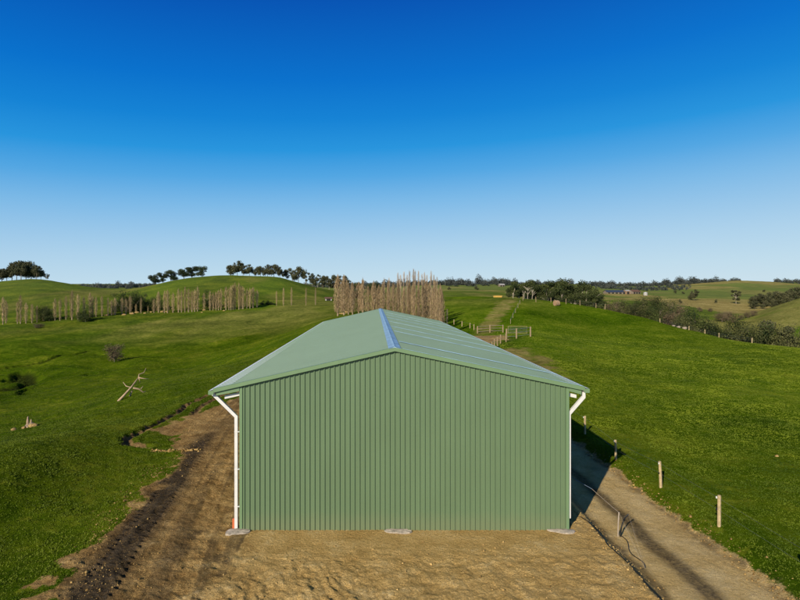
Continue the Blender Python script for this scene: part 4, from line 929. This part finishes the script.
# fallen branch on the left slope
def fallen_branch():
    bx_, by_ = hit(119.5,401); tx, ty = hit(142,382); root = thing('fallen_branch', 'bleached forked dead branch lying on the left grass slope', 'branch', (bx_,by_,gz(bx_,by_))); o = root.location.copy(); Y = by_
    def q(px, py, dy=0): return Vector(P(px, py, Y+dy))-o
    mb = MB(); mb.tube([q(118,401.5),q(123,396.5,.3),(q(131,387.5,.8)),q(138.5,377.5,1.4)], [.14,.13,.10,.05], 8, True, .1); mb.build('trunk', M_DEAD, root, True)
    for pts, rad in (([(133,388),(139,389),(143,392.5),(146,391)],[.10,.09,.07,.03]),([(138.5,377.5),(139,374.5),(144,372.5),(146,368)],[.07,.06,.05,.02]),([(138.5,377.5),(143,378.5),(149,379)],[.08,.05,.02]),([(131,387.5),(126,386),(123,382)],[.06,.05,.02]),([(132,391),(130,396),(127,399)],[.1,.08,.03]),([(141,388.8),(143,386)],[.06,.02]),([(139,378),(140,382.5)],[.06,.03])):
        mb = MB(); mb.tube([q(a,b,.9+.2*i) for i,(a,b) in enumerate(pts)], rad, 6, True, .1); mb.build('limb', M_DEAD, root, True)
fallen_branch()
def stump_pile():
    bx_, by_ = hit(28,427.5); root = thing('broken_stump', 'broken grey stump with upright splinters and rubble on the left slope', 'stump', (bx_,by_,gz(bx_,by_)))
    k = by_/F
    mb = MB(); mb.tube([(0,0,-.2),(-.02,0,.5*12*k),(0,0,11*k)], [.16,.13,.06], 6, True, .15); mb.build('splinter', M_DEAD, root)
    mb = MB(); mb.tube([(3*k,0,-.2),(3.2*k,0,8*k)], [.14,.06], 6, True, .15); mb.build('splinter', M_DEAD, root)
    mb = MB(); mb.tube([(-2*k,.1,.12),(4*k,0,.3),(10*k,0,1.2*k)], [.2,.22,.1], 7, True, .2); mb.build('fallen_limb', M_BARK, root)
    for i, (dx, r) in enumerate(((-13,.22),(5,.3),(8,.24),(-3,.2))):
        x = bx_+dx*k; mb = MB(); mb.lump((dx*k,-.2,gz(x,by_-.2)-root.location.z+.1), r, i, .7, 2); mb.build('rubble', M_ROCK, root)
stump_pile()
# tan banks of broken soil at the feet of the poplar row, stones
def stone(px, py, rpx, label, cat='stone', mat=M_ROCK, squash=.55, group=None, seed=0, wide=1.6):
    x, y = hit(px, py); r = rpx*y/F; mb = MB(); mb.lump((0,0,0), r, seed, squash, 2); o = mb.build('stone', mat, None, True); o.location = (x,y,gz(x,y)+r*.2); o.scale = (wide,1,1); return tag(o, label, cat, group)
for i, (px, py, r) in enumerate([(107,315.5,1.7),(113,314.5,1.9),(124,315.2,1.7),(132,314.2,2.1),(137,313,1.7),(145,313.6,1.3),(151,312.5,1.2),(162,312.2,1.7),(167,312,1.2),(204,310.5,1.4),(202,312.6,.9),(224,311,1.1)]):
    stone(px, py, r, f'tan soil mound at the feet of the poplar row, {ordinal(sorted([107,113,124,132,137,145,151,162,167,204,202,224]).index(px)+1)} from the left', 'soil mound', M_ROCK, .62, 'soil mounds under the poplar row', i, 1.35)
for i, (px, py, r) in enumerate([(343,314,1.8),(348,312.5,2.2)]): stone(px, py, r, ['low tan soil bank at the left foot of the poplar clump','higher tan soil bank between poplars at the left of the clump'][i], 'soil mound', M_ROCK, .5, None, 30+i, 2.4)
x = stone(777,456.5,1.6,'small tan stone alone in the right paddock','stone',M_ROCK,.7,None,44,1.2)
for i, (px, r) in enumerate([(673.5,1.0),(678.5,1.2),(684.5,1.6)]):
    x, y = crest_at(px); x *= 1.015; y *= 1.015; rr_ = r*1.5*y/F; mb = MB(); mb.lump((0,0,0), rr_, 60+i, .75, 2)
    o = mb.build('stone', M_PALEROCK, None, True); o.location = (x, y, gz(x,y)+rr_*.45); tag(o, ['leftmost pale rock at the paddock edge below the brown valley shrubs','middle pale rock at the paddock edge below the brown valley shrubs','rightmost and largest pale rock at the paddock edge below the brown valley shrubs'][i], 'rock', 'pale rocks at the right paddock edge')

# ------------------------------------------------------------------ light, sky, camera
EL_, AZ = math.radians(25), math.radians(211)
w = bpy.data.worlds.new('World'); scene.world = w; w.use_nodes = True; nt = w.node_tree
bg = nt.nodes['Background']
sky = nd(nt, 'ShaderNodeTexSky', sky_type='NISHITA'); sky.sun_disc = False; sky.sun_elevation = EL_; sky.sun_rotation = AZ
sky.altitude = 300; sky.air_density = 1.0; sky.dust_density = .35; sky.ozone_density = 2.2
STR = .10
tc = nd(nt, 'ShaderNodeTexCoord'); sx = nd(nt, 'ShaderNodeSeparateXYZ'); nt.links.new(tc.outputs['Generated'], sx.inputs[0])
el = mth(nt, 'ADD', sx.outputs[2], mth(nt, 'MULTIPLY', sx.outputs[0], -.035))      # clear polarised blue, deeper towards the left
gr = ramp(nt, el, [(0,(.58,.74,.84)),(.03,(.52,.71,.84)),(.075,(.42,.64,.83)),(.16,(.20,.485,.80)),(.205,(.085,.385,.77)),(.25,(.018,.30,.73)),(.30,(.004,.225,.67)),(.36,(.0,.165,.61)),(.47,(.0,.088,.46)),(.60,(.012,.06,.24)),(1,(.03,.055,.11))])
gs = nd(nt, 'ShaderNodeVectorMath', operation='SCALE'); nt.links.new(gr, gs.inputs[0]); gs.inputs['Scale'].default_value = 1/STR
nt.links.new(mix(nt, .975, sky.outputs[0], gs.outputs[0]), bg.inputs['Color']); bg.inputs['Strength'].default_value = STR
sd = bpy.data.lights.new('sun', 'SUN'); sd.energy = 5.0; sd.angle = math.radians(.53); sd.color = (1,.90,.74)
so = bpy.data.objects.new('sun', sd); col.objects.link(so)
dirv = Vector((math.sin(AZ)*math.cos(EL_), math.cos(AZ)*math.cos(EL_), math.sin(EL_)))
so.rotation_euler = dirv.to_track_quat('Z', 'Y').to_euler(); so.location = dirv*60

cd = bpy.data.cameras.new('camera'); co = bpy.data.objects.new('camera', cd); col.objects.link(co)
co.location = (0,0,ZC); co.rotation_euler = (math.radians(90),0,0)
cd.sensor_width = 36; cd.lens = F/800*36; cd.shift_x = (400-CX)/800; cd.shift_y = -(300-CY)/800
cd.clip_start = .1; cd.clip_end = 20000
scene.camera = co
scene.render.engine = 'CYCLES'
scene.cycles.max_bounces = 5; scene.cycles.diffuse_bounces = 3
scene.view_settings.view_transform = 'Standard'; scene.view_settings.look = 'None'; scene.view_settings.exposure = 0; scene.view_settings.gamma = 1
